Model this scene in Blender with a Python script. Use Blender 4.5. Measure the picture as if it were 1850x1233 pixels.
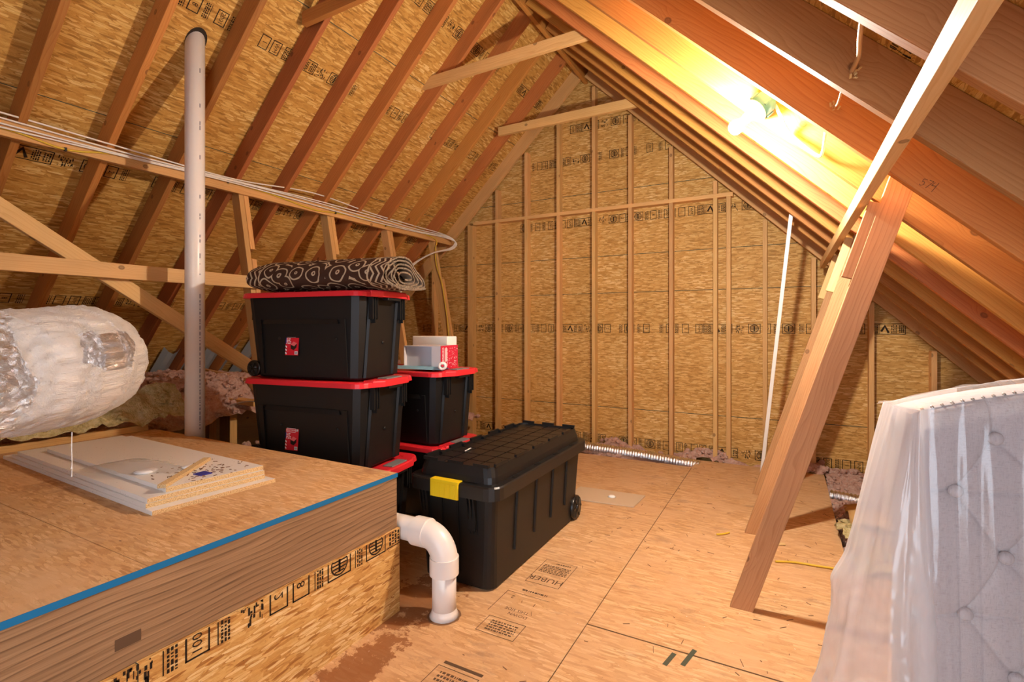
import bpy, bmesh, math, random
from mathutils import Vector, Matrix, noise
C = bpy.context.scene
for o in list(bpy.data.objects): bpy.data.objects.remove(o)
RNG = random.Random(7)
GZ = 1.27                       # eye height above the attic floor; builders work in heights relative to the eye

# ------------------------------------------------------------------ camera, world, exposure
FPX, YAW = 910.0, math.atan2(495.0, 910.0)
cam_d = bpy.data.cameras.new('camera'); cam = bpy.data.objects.new('camera', cam_d)
C.collection.objects.link(cam); C.camera = cam
cam.location = (0, 0, GZ); cam.rotation_euler = (math.pi/2, 0, YAW)
cam_d.sensor_width = 36.0; cam_d.lens = FPX/1850*36; cam_d.shift_y = -26.5/1850
cam_d.clip_start = 0.02; cam_d.clip_end = 100
C.view_settings.view_transform = 'Standard'; C.view_settings.look = 'None'
C.view_settings.gamma = 1.0; C.view_settings.use_curve_mapping = False
C.view_settings.exposure = 1.45
BULB_STRENGTH = 1550.0
BULB_COLOR = (1.0, 0.91, 0.79)
w = bpy.data.worlds.new('world'); C.world = w; w.use_nodes = True
w.node_tree.nodes['Background'].inputs[0].default_value = (0.78, 0.87, 1.0, 1)
w.node_tree.nodes['Background'].inputs[1].default_value = 2.0

# ------------------------------------------------------------------ node helper
class G:
    def __init__(s, name):
        s.m = bpy.data.materials.new(name); s.m.use_nodes = True
        s.nt = s.m.node_tree; s.nt.nodes.clear()
        s.out = s.nt.nodes.new('ShaderNodeOutputMaterial')
    def n(s, t, ins=None, **a):
        nd = s.nt.nodes.new('ShaderNode'+t)
        for k, v in a.items(): setattr(nd, k, v)
        for k, v in (ins or {}).items(): s.put(nd.inputs[k], v)
        return nd
    def put(s, sock, v):
        if isinstance(v, bpy.types.NodeSocket): s.nt.links.new(v, sock)
        else:
            if isinstance(v, tuple) and len(v) == 3 and sock.type == 'RGBA': v = (*v, 1)
            sock.default_value = v
    def math(s, op, a, b=None, c=None):
        nd = s.nt.nodes.new('ShaderNodeMath'); nd.operation = op
        s.put(nd.inputs[0], a)
        if b is not None: s.put(nd.inputs[1], b)
        if c is not None: s.put(nd.inputs[2], c)
        return nd.outputs[0]
    def mix(s, f, a, b, mode='MIX'):
        nd = s.nt.nodes.new('ShaderNodeMix'); nd.data_type = 'RGBA'; nd.blend_type = mode
        s.put(nd.inputs[0], f); s.put(nd.inputs[6], a); s.put(nd.inputs[7], b)
        return nd.outputs[2]
    def fmix(s, f, a, b):
        nd = s.nt.nodes.new('ShaderNodeMix'); nd.data_type = 'FLOAT'
        s.put(nd.inputs[0], f); s.put(nd.inputs[2], a); s.put(nd.inputs[3], b)
        return nd.outputs[0]
    def uv(s, scale=(1, 1, 1), rot=0.0, loc=(0, 0, 0), obj=False):
        tc = s.nt.nodes.new('ShaderNodeTexCoord')
        mp = s.n('Mapping', {'Scale': scale, 'Rotation': (0, 0, rot), 'Location': loc})
        s.nt.links.new(tc.outputs['Object' if obj else 'UV'], mp.inputs[0])
        return mp.outputs[0]
    def map(s, vec, scale=(1, 1, 1), rot=0.0, loc=(0, 0, 0)):
        return s.n('Mapping', {'Vector': vec, 'Scale': scale, 'Rotation': (0, 0, rot), 'Location': loc}).outputs[0]
    def noise(s, vec, scale, detail=3, rough=.55, dist=0.0):
        return s.n('TexNoise', {'Vector': vec, 'Scale': scale, 'Detail': detail, 'Roughness': rough, 'Distortion': dist})
    def ramp(s, f, stops, interp='LINEAR'):
        r = s.n('ValToRGB', {'Fac': f}); cr = r.color_ramp; cr.interpolation = interp
        while len(cr.elements) > 1: cr.elements.remove(cr.elements[-1])
        for i, (p, c) in enumerate(stops):
            e = cr.elements[0] if i == 0 else cr.elements.new(p)
            e.position = p; e.color = (*c, 1) if isinstance(c, tuple) else (c, c, c, 1)
        return r.outputs[0]
    def principled(s, base, rough=.6, metal=0.0, normal=None, spec=.4, **kw):
        ins = {'Base Color': base, 'Roughness': rough, 'Metallic': metal, 'Specular IOR Level': spec}
        ins.update(kw)
        p = s.n('BsdfPrincipled', ins)
        if normal is not None: s.put(p.inputs['Normal'], normal)
        s.nt.links.new(p.outputs[0], s.out.inputs[0])
        return p
    def bump(s, h, strength=.3, dist=.002):
        return s.n('Bump', {'Height': h, 'Strength': strength, 'Distance': dist}).outputs[0]

def plain(name, col, rough=.5, metal=0.0, spec=.4, bump=None):
    g = G(name); nrm = None
    if bump:
        nz = g.noise(g.uv(obj=True), bump[0], 4); nrm = g.bump(nz.outputs[0], bump[1], bump[2])
    g.principled(col, rough, metal, nrm, spec); return g.m

def osb(name, stops, size=1.0, dark=(.07, .03, .012), worn=0.0, wornc=(.55, .36, .22), extra=None, dirs=(.10, -.45, .6, 1.25, -1.05)):
    """overlapping wood strands: several stretched cell layers, the highest one shows"""
    g = G(name)
    base = g.uv()
    wn = g.noise(base, 4.0, 3)
    wv = g.n('VectorMath', {0: wn.outputs['Color'], 1: (.5, .5, .5)}, operation='SUBTRACT').outputs[0]
    wv = g.n('VectorMath', {0: wv, 'Scale': .035}, operation='SCALE').outputs[0]
    vec = g.n('VectorMath', {0: base, 1: wv}, operation='ADD').outputs[0]
    hi = None; tone = None
    for i, a in enumerate(dirs):
        mv = g.map(vec, (14/size*(1+.08*i), 84/size*(1-.08*i), 1), a, (3.1*i, 1.7*i, 0))
        v = g.n('TexVoronoi', {'Vector': mv, 'Scale': 1.0, 'Randomness': 1.0}, voronoi_dimensions='2D')
        sp = g.n('SeparateColor', {0: v.outputs['Color']})
        gr = g.noise(g.map(mv, (1.0, 5, 1)), 2.0, 3, .65)
        tn = g.math('ADD', g.math('ADD', .22, g.math('MULTIPLY', sp.outputs[1], .56)), g.math('MULTIPLY', g.math('SUBTRACT', gr.outputs[0], .5), 1.1))
        h = g.math('SUBTRACT', sp.outputs[0], g.math('MULTIPLY', v.outputs['Distance'], .35))
        if hi is None: hi, tone = h, tn
        else:
            f = g.math('GREATER_THAN', h, hi)
            tone = g.fmix(f, tone, tn); hi = g.math('MAXIMUM', hi, h)
    for i, (a, thr, amt) in enumerate(((.95, .76, .52), (-.75, .78, .45), (.3, .80, .55), (-.25, .82, -.55))):
        mv = g.map(vec, ((6.5+1.5*i)/size, (46+9*i)/size, 1), a, (7.7+i, 2.3*i, 0))
        v = g.n('TexVoronoi', {'Vector': mv, 'Scale': 1.0}, voronoi_dimensions='2D')
        sp = g.n('SeparateColor', {0: v.outputs['Color']})
        on = g.math('MULTIPLY', g.math('GREATER_THAN', sp.outputs[0], thr), g.math('LESS_THAN', v.outputs['Distance'], .40))
        rim = g.math('MULTIPLY', g.math('GREATER_THAN', sp.outputs[0], thr), g.math('LESS_THAN', v.outputs['Distance'], .48))
        gr = g.noise(g.map(mv, (1.0, 5, 1)), 2.0, 2)
        t2 = g.math('ADD', .5+amt*.75, g.math('MULTIPLY', g.math('SUBTRACT', gr.outputs[0], .5), .7))
        tone = g.fmix(rim, tone, .22); tone = g.fmix(on, tone, t2)  # thin edge shadow round each accent strand, painted as a darker tone
    big = g.noise(base, 1.3, 3)
    tone = g.math('ADD', tone, g.math('MULTIPLY', g.math('SUBTRACT', big.outputs[0], .5), .5))
    col = g.ramp(tone, stops)
    sp = g.noise(g.map(base, (60, 110, 1), .2), 1.0, 2)
    col = g.mix(g.ramp(sp.outputs[0], [(.70, 0.0), (.76, .8)]), col, dark)
    if worn:
        wm = g.noise(base, 3.2, 5, .65)
        col = g.mix(g.math('MULTIPLY', g.ramp(wm.outputs[0], [(.42, 0.0), (.62, 1.0)]), worn), col, wornc)
    if extra: col = extra(g, base, col)
    g.principled(col, .62, 0, g.bump(g.math('ADD', hi, g.math('MULTIPLY', sp.outputs[0], .3)), .35, .0015), .25)
    return g.m

def wood(name, c1, c2, c3, knot=(.09, .035, .012), rings=64.0, var=.25, rough=.6, knots=True, hue=.02, tex=1.0, wav=11.0, ws=(.9, 5)):
    g = G(name); base = g.uv()
    inf = g.n('ObjectInfo'); rnd = inf.outputs['Random']
    off = g.n('CombineXYZ', {0: g.math('MULTIPLY', rnd, 37.0), 1: g.math('MULTIPLY', rnd, 3.1)}).outputs[0]
    vec = g.n('VectorMath', {0: base, 1: off}, operation='ADD').outputs[0]
    # knots: sparse cells, grain flows round them
    kv = g.map(vec, (6.5, 8.5, 1)); vo = g.n('TexVoronoi', {'Vector': kv, 'Scale': 1.0}, voronoi_dimensions='2D')
    kd = vo.outputs['Distance']; kr = g.n('SeparateColor', {0: vo.outputs['Color']}).outputs[0]
    on = g.math('GREATER_THAN', kr, .90 if knots else 2.0)
    bend = g.math('MULTIPLY', on, g.ramp(kd, [(0.0, 1.0), (.45, 0.0)]))
    n1 = g.noise(g.map(vec, (*ws, 1)), 1.0, 3)
    sx = g.n('SeparateXYZ', {0: vec})
    ph = g.math('ADD', g.math('MULTIPLY', sx.outputs[1], rings), g.math('MULTIPLY', n1.outputs[0], wav))
    ph = g.math('ADD', ph, g.math('MULTIPLY', bend, 2.2))
    ring = g.math('FRACT', ph)
    late = g.ramp(ring, [(0.0, 0.0), (.7, .35), (.93, 1.0), (1.0, .15)])
    fine = g.noise(g.map(vec, (4, 160, 1)), 1.0, 3)
    f = g.math('ADD', g.math('MULTIPLY', late, .38*tex), g.math('MULTIPLY', g.math('SUBTRACT', fine.outputs[0], .35), .8*tex))
    col = g.ramp(f, [(0.0, c1), (.45, c2), (1.0, c3)])
    kk = g.math('MULTIPLY', on, g.ramp(kd, [(.05, .5), (.085, .7), (.125, .0)]))
    col = g.mix(kk, col, knot)
    bl = g.noise(g.map(vec, (1.5, 6, 1)), 1.0, 2)
    val = g.math('ADD', g.math('ADD', 1.0, g.math('MULTIPLY', g.math('SUBTRACT', rnd, .5), var*2)),
                 g.math('MULTIPLY', g.math('SUBTRACT', bl.outputs[0], .5), .5))
    hs = g.n('HueSaturation', {'Hue': g.math('ADD', .5, g.math('MULTIPLY', g.math('SUBTRACT', g.math('FRACT', g.math('MULTIPLY', rnd, 7.3)), .5), hue)),
                               'Saturation': 1.0, 'Value': val, 'Color': col})
    g.principled(hs.outputs[0], rough, 0, g.bump(f, .2, .0006), .3)
    return g.m

M = {}
M['osb_roof'] = osb('osb_roof', [(.05, (.33, .155, .032)), (.35, (.485, .24, .052)), (.65, (.575, .305, .070)), (.9, (.67, .405, .12)), (1.05, (.78, .54, .22))])
M['osb_wall'] = osb('osb_wall', [(.05, (.36, .18, .04)), (.35, (.51, .268, .068)), (.65, (.59, .33, .092)), (.9, (.68, .42, .145)), (1.05, (.80, .575, .27))], .8)
M['osb_side'] = osb('osb_side', [(.1, (.33, .13, .03)), (.35, (.55, .28, .075)), (.65, (.66, .38, .12)), (.9, (.74, .48, .19)), (1.0, (.82, .60, .30))], .8, dirs=(-.5, -.25, .5, -.8))

def floor_dirt(g, base, col):
    sm = g.noise(g.map(base, (2.2, 5.0, 1)), 1.6, 6, .7)
    col = g.mix(g.ramp(sm.outputs[0], [(.58, 0.0), (.70, .45)]), col, (.20, .13, .09))
    p = g.n('SeparateXYZ', {0: base})
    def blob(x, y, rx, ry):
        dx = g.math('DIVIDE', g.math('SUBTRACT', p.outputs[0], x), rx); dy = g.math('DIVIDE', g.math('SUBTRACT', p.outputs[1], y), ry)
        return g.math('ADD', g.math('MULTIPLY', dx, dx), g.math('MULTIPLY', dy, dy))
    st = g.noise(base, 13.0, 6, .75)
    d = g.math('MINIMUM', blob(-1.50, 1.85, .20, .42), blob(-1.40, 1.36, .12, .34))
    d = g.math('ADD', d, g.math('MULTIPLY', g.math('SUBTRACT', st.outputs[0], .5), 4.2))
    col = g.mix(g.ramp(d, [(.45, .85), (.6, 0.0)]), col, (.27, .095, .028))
    fl = g.noise(base, 75.0, 1)
    return g.mix(g.ramp(fl.outputs[0], [(.77, 0.0), (.80, .8)]), col, (.85, .80, .74))
M['osb_floor'] = osb('osb_floor', [(.05, (.46, .245, .105)), (.35, (.55, .315, .14)), (.65, (.61, .36, .17)), (.9, (.67, .42, .21)), (1.05, (.76, .52, .30))], 1.1,
                     worn=.75, wornc=(.60, .365, .19), extra=floor_dirt, dirs=(.35, -.7, 1.1, 1.9, 1.5))
def plat_dirt(g, base, col):
    sm = g.noise(base, 4.0, 6, .7)
    col = g.mix(g.ramp(sm.outputs[0], [(.56, 0.0), (.68, .6)]), col, (.30, .135, .055))
    fl = g.noise(g.map(base, (30, 70, 1)), 1.0, 2)
    return g.mix(g.ramp(fl.outputs[0], [(.72, 0.0), (.77, .9)]), col, (.10, .05, .025))
M['osb_platform'] = osb('osb_platform', [(.05, (.46, .24, .095)), (.35, (.57, .32, .135)), (.65, (.64, .38, .17)), (.9, (.70, .45, .22)), (1.05, (.80, .57, .33))], .7,
                        worn=.85, wornc=(.64, .41, .22), extra=plat_dirt, dirs=(.3, -.5, 1.0, 1.7))
M['rafter'] = wood('rafter_wood', (.48, .185, .05), (.40, .135, .032), (.24, .07, .016), var=.22, hue=.025)
M['rafter_right'] = wood('rafter_right_wood', (.55, .225, .055), (.46, .16, .036), (.30, .085, .018), var=.22, hue=.03)
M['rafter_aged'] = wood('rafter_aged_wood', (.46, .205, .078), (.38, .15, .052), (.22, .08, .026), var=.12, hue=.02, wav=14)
M['stud'] = wood('stud_wood', (.68, .40, .155), (.60, .33, .115), (.44, .21, .065), var=.14, hue=.012)
M['post'] = wood('post_wood', (.47, .25, .115), (.39, .19, .08), (.25, .105, .042), var=.10, hue=.01)
M['pale'] = wood('pale_wood', (.74, .47, .20), (.66, .38, .14), (.48, .24, .08), var=.10, hue=.01, tex=.8)
M['brace'] = wood('brace_wood', (.70, .40, .15), (.60, .31, .10), (.42, .19, .055), var=.12, hue=.01)
M['rim'] = wood('rim_wood', (.37, .225, .12), (.27, .155, .078), (.125, .068, .034), knot=(.24, .12, .055), rings=44, var=.0, hue=.0, tex=1.7, wav=13, ws=(.55, 1.9), knots=False)
M['ink'] = plain('black_ink', (.028, .018, .012), .8, 0, .1)
M['ink_faint'] = plain('faded_ink', (.12, .07, .04), .8, 0, .1)
M['joint'] = plain('panel_joint_green', (.085, .09, .06), .8, 0, .1)
M['gap'] = plain('dark_gap', (.035, .025, .018), .9, 0, .1)
M['blue'] = plain('blue_edge_paint', (.012, .16, .36), .7, 0, .2, (60, .5, .002))
M['pvc'] = plain('white_pvc', (.80, .76, .72), .32, 0, .5)
M['pvc_text'] = plain('pipe_print', (.12, .12, .16), .6)
M['white'] = plain('white_plastic', (.82, .80, .76), .4)
M['cable_white'] = plain('white_cable', (.82, .76, .68), .5)
M['cable_yellow'] = plain('yellow_cable', (.68, .44, .035), .5)
M['black'] = plain('black_plastic', (.0085, .008, .008), .45, 0, .35, (260, .25, .0006))
M['black2'] = plain('black_plastic_smooth', (.008, .008, .0085), .38, 0, .5)
M['blackrib'] = plain('black_plastic_rib', (.008, .008, .008), .5, 0, .3)
M['red'] = plain('red_plastic', (.72, .022, .035), .38, 0, .5)
M['gray'] = plain('gray_plastic', (.20, .20, .20), .5)
M['yellow'] = plain('yellow_plastic', (.80, .56, .01), .42)
M['wheel'] = plain('wheel_black', (.01, .01, .01), .3, 0, .5)
M['label_red'] = plain('label_red', (.66, .015, .03), .35)
M['label_light'] = plain('label_light_red', (.85, .16, .16), .4)
M['label_white'] = plain('label_white', (.85, .82, .80), .4)
M['label_blue'] = plain('label_blue', (.02, .03, .30), .4)
M['giftred'] = plain('gift_red_card', (.62, .012, .05), .4)
M['card'] = plain('gray_card', (.60, .58, .60), .6)
M['card_in'] = plain('gray_card_inside', (.50, .49, .51), .6)
M['blue_bag'] = plain('pale_blue_film', (.22, .42, .52), .3, 0, .5, (40, .6, .006))
M['foam'] = plain('white_foam', (.85, .83, .78), .7, 0, .2, (60, .4, .002))
M['teal'] = plain('teal_box_plastic', (.028, .13, .17), .45)
M['steel'] = plain('steel', (.45, .42, .38), .35, 1.0)
M['copper'] = plain('copper_rod', (.62, .40, .22), .45, .4)
M['kraft'] = plain('kraft_paper', (.58, .36, .14), .7, 0, .2, (12, .5, .02))
M['vent'] = plain('vent_foam', (.36, .38, .38), .5)
M['ceramic'] = plain('tan_board', (.56, .42, .28), .6, 0, .2, (80, .3, .001))
M['splinter'] = plain('wood_splinter', (.62, .42, .18), .7)
M['mud'] = plain('dried_mud', (.20, .10, .05), .9)

g = G('bulb_glow'); em = g.n('Emission', {'Color': (*BULB_COLOR, 1), 'Strength': BULB_STRENGTH}); g.nt.links.new(em.outputs[0], g.out.inputs[0]); M['bulb'] = g.m

g = G('melamine'); b = g.uv(); nz = g.noise(b, 60, 2)
sp = g.noise(g.map(b, (90, 140, 1)), 1.0, 1); zone = g.noise(b, 3.0, 2)
mk = g.math('MULTIPLY', g.ramp(sp.outputs[0], [(.71, 0.0), (.74, 1.0)]), g.ramp(zone.outputs[0], [(.40, 0.0), (.55, 1.0)]))
g.principled(g.mix(mk, (.80, .77, .73, 1), (.20, .11, .06, 1)), .35); M['melamine'] = g.m
g = G('particle_edge'); b = g.uv(); nz = g.noise(b, 240, 2, .7)
g.principled(g.ramp(nz.outputs[0], [(.32, (.36, .20, .07)), (.5, (.66, .46, .22)), (.68, (.80, .62, .36))]), .8); M['particle'] = g.m

g = G('pink_insulation'); b = g.uv(obj=True); nz = g.noise(b, 38, 5, .75); n2 = g.noise(b, 120, 3, .7)
col = g.ramp(nz.outputs[0], [(.25, (.60, .27, .19)), (.45, (.82, .49, .38)), (.62, (.90, .64, .53)), (.8, (.95, .80, .70))])
g.principled(col, .95, 0, g.bump(g.math('ADD', nz.outputs[0], n2.outputs[0]), 1.0, .02), .05); M['pink'] = g.m
g = G('yellow_insulation'); b = g.uv(obj=True); nz = g.noise(b, 22, 5, .75); n2 = g.noise(b, 90, 3, .7)
col = g.ramp(nz.outputs[0], [(.25, (.34, .24, .08)), (.5, (.66, .54, .26)), (.75, (.82, .74, .48))])
g.principled(col, .95, 0, g.bump(g.math('ADD', nz.outputs[0], n2.outputs[0]), 1.0, .015), .05); M['yellow_ins'] = g.m

g = G('duct_wrap'); b = g.uv((1.2315, 1.2315, 1.2315)); cr = g.noise(b, 26, 6, .72, .6); cf = g.noise(b, 70, 4, .7, .4)
vo = g.n('TexVoronoi', {'Vector': g.n('VectorMath', {0: b, 1: g.n('VectorMath', {0: cr.outputs['Color'], 'Scale': .05}, operation='SCALE').outputs[0]}, operation='ADD').outputs[0], 'Scale': 34.0}, voronoi_dimensions='2D')
zn = g.noise(b, 5.5, 5, .65, .4)
p = g.n('SeparateXYZ', {0: b}); u = p.outputs[0]
left = g.ramp(g.math('ADD', u, g.math('MULTIPLY', g.math('SUBTRACT', zn.outputs[0], .5), .10)), [(0.0, 1.0), (1.0, 1.0)])
left = g.math('LESS_THAN', g.math('ADD', u, g.math('MULTIPLY', g.math('SUBTRACT', zn.outputs[0], .5), .16)), 1.93)
v_ = p.outputs[1]
def sq(a, c, w): return g.math('POWER', g.math('DIVIDE', g.math('SUBTRACT', a, c), w), 2.0)
right = g.math('LESS_THAN', g.math('ADD', g.math('ADD', sq(u, 2.15, .10), sq(v_, .31, .085)), g.math('MULTIPLY', g.math('SUBTRACT', zn.outputs[0], .5), 3.0)), 1.0)
foil = g.math('MAXIMUM', left, right)
hgt = g.math('ADD', g.math('MULTIPLY', cr.outputs[0], 1.3), g.math('MULTIPLY', cf.outputs[0], .5))
hgt = g.math('ADD', hgt, g.math('MULTIPLY', g.math('MULTIPLY', vo.outputs['Distance'], foil), .9))
nb = g.n('Bump', {'Height': hgt, 'Strength': g.fmix(foil, .9, 1.0), 'Distance': g.fmix(foil, .016, .024)})
mottle = g.noise(b, 42, 5, .78)  # random grey-brown blotches in the colour of the white wrap
wc = g.mix(g.ramp(mottle.outputs[0], [(.56, 0.0), (.68, .55)]), (.78, .765, .75, 1), (.40, .34, .30, 1))
g.principled(g.mix(foil, wc, (.90, .89, .88, 1)), g.fmix(foil, .55, .28), g.math('MULTIPLY', foil, .92), nb.outputs[0]); M['duct'] = g.m
g = G('flex_foil'); b = g.uv(obj=True); cr = g.noise(b, 60, 4, .7)
g.principled((.80, .80, .80, 1), .22, 1.0, g.bump(cr.outputs[0], .8, .006)); M['flex'] = g.m

g = G('plastic_film'); b = g.uv(); n1 = g.noise(g.map(b, (3.2, 1.1, 1)), 2.0, 3, .5, .6); n2 = g.noise(b, 14, 2, .5)
nb = g.bump(g.math('ADD', n1.outputs[0], g.math('MULTIPLY', n2.outputs[0], .08)), .30, .03)
p = g.n('SeparateXYZ', {0: b})
fr = g.n('LayerWeight', {'Blend': .25}).outputs['Facing']
tr = g.n('BsdfTransparent', {'Color': (.99, .985, .99, 1)})
df = g.n('BsdfDiffuse', {'Color': (.88, .86, .88, 1), 'Normal': nb}); tl = g.n('BsdfTranslucent', {'Color': (.88, .86, .88, 1), 'Normal': nb})
gl = g.n('BsdfGlossy', {'Color': (1, 1, 1, 1), 'Roughness': .16, 'Normal': nb})
a1 = g.n('MixShader', {0: .45, 1: df.outputs[0], 2: tl.outputs[0]})
loose = g.ramp(g.math('MULTIPLY', p.outputs[0], .385), [(.46, 1.0), (.56, 0.0)])
cloud = g.math('ADD', g.ramp(n1.outputs[0], [(.35, .02), (.68, .085)]), g.math('MULTIPLY', loose, .46))
fac = g.math('MINIMUM', g.math('ADD', g.math('MULTIPLY', fr, .35), cloud), .85)
a2 = g.n('MixShader', {0: fac, 1: tr.outputs[0], 2: a1.outputs[0]})
a3 = g.n('MixShader', {0: .05, 1: a2.outputs[0], 2: gl.outputs[0]})
g.nt.links.new(a3.outputs[0], g.out.inputs[0]); M['film'] = g.m
g = G('thin_clear_film'); tr = g.n('BsdfTransparent', {'Color': (.97, .97, .97, 1)}); gl = g.n('BsdfGlossy', {'Roughness': .2}); df = g.n('BsdfDiffuse', {'Color': (.7, .66, .62, 1)})
a1 = g.n('MixShader', {0: .35, 1: df.outputs[0], 2: gl.outputs[0]}); fr = g.n('LayerWeight', {'Blend': .4}).outputs['Facing']
a2 = g.n('MixShader', {0: g.math('ADD', .14, g.math('MULTIPLY', fr, .4)), 1: tr.outputs[0], 2: a1.outputs[0]}); g.nt.links.new(a2.outputs[0], g.out.inputs[0]); M['clear'] = g.m

g = G('linen'); b = g.uv(); wv = g.noise(g.map(b, (400, 60, 1)), 1.0, 2); wh = g.noise(g.map(b, (60, 400, 1)), 1.0, 2)
f = g.math('ADD', wv.outputs[0], wh.outputs[0])
g.principled(g.ramp(f, [(.7, (.38, .35, .355)), (1.3, (.50, .465, .47))]), .85, 0, g.bump(f, .3, .001), .1, **{'Sheen Weight': .2}); M['linen'] = g.m

g = G('rug_pattern'); b = g.uv(); sx = g.n('SeparateXYZ', {0: b})
wq = g.noise(b, 7.0, 2)
wv = g.n('VectorMath', {0: g.n('VectorMath', {0: wq.outputs['Color'], 1: (.5, .5, .5)}, operation='SUBTRACT').outputs[0], 'Scale': .05}, operation='SCALE').outputs[0]
vv = g.n('VectorMath', {0: b, 1: wv}, operation='ADD').outputs[0]
vo = g.n('TexVoronoi', {'Vector': vv, 'Scale': 8.5, 'Randomness': .6}, voronoi_dimensions='2D')
ang = g.n('SeparateXYZ', {0: g.n('VectorMath', {0: g.n('VectorMath', {0: vv, 'Scale': 8.5}, operation='SCALE').outputs[0], 1: g.n('VectorMath', {0: vo.outputs['Position'], 'Scale': 1.0}, operation='SCALE').outputs[0]}, operation='SUBTRACT').outputs[0]})
th = g.math('ARCTAN2', ang.outputs[1], ang.outputs[0])
spi = g.math('FRACT', g.math('ADD', g.math('MULTIPLY', vo.outputs['Distance'], 3.2), g.math('MULTIPLY', th, 1/(2*math.pi))))
cream = g.ramp(spi, [(.0, 0.0), (.38, 0.0), (.41, 1.0), (.60, 1.0), (.63, 0.0)])
ed = g.math('ABSOLUTE', sx.outputs[0])
zig = g.math('FRACT', g.math('ADD', g.math('MULTIPLY', sx.outputs[0], 30.0), g.math('MULTIPLY', 2.0, g.math('ABSOLUTE', g.math('SUBTRACT', g.math('FRACT', g.math('MULTIPLY', sx.outputs[1], 11.0)), .5)))))
zz = g.math('GREATER_THAN', zig, .66)
inb = g.math('GREATER_THAN', ed, .365)
pat = g.fmix(inb, cream, zz)
lines = g.math('MULTIPLY', g.math('GREATER_THAN', ed, .352), g.math('LESS_THAN', ed, .362))
pat = g.math('MAXIMUM', pat, lines)
weave = g.noise(b, 260, 2)
g.principled(g.mix(g.math('MULTIPLY', pat, .9), (.060, .030, .020, 1), (.56, .44, .29, 1)), .95, 0, g.bump(weave.outputs[0], .6, .003), .05); M['rug'] = g.m
g = G('rug_edge'); b = g.uv(obj=True); nz = g.noise(b, 160, 2)
g.principled(g.ramp(nz.outputs[0], [(.35, (.055, .035, .025)), (.65, (.24, .18, .12))]), .95); M['rug_edge'] = g.m
M['rug_back'] = plain('rug_back', (.20, .15, .11), .95)

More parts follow.
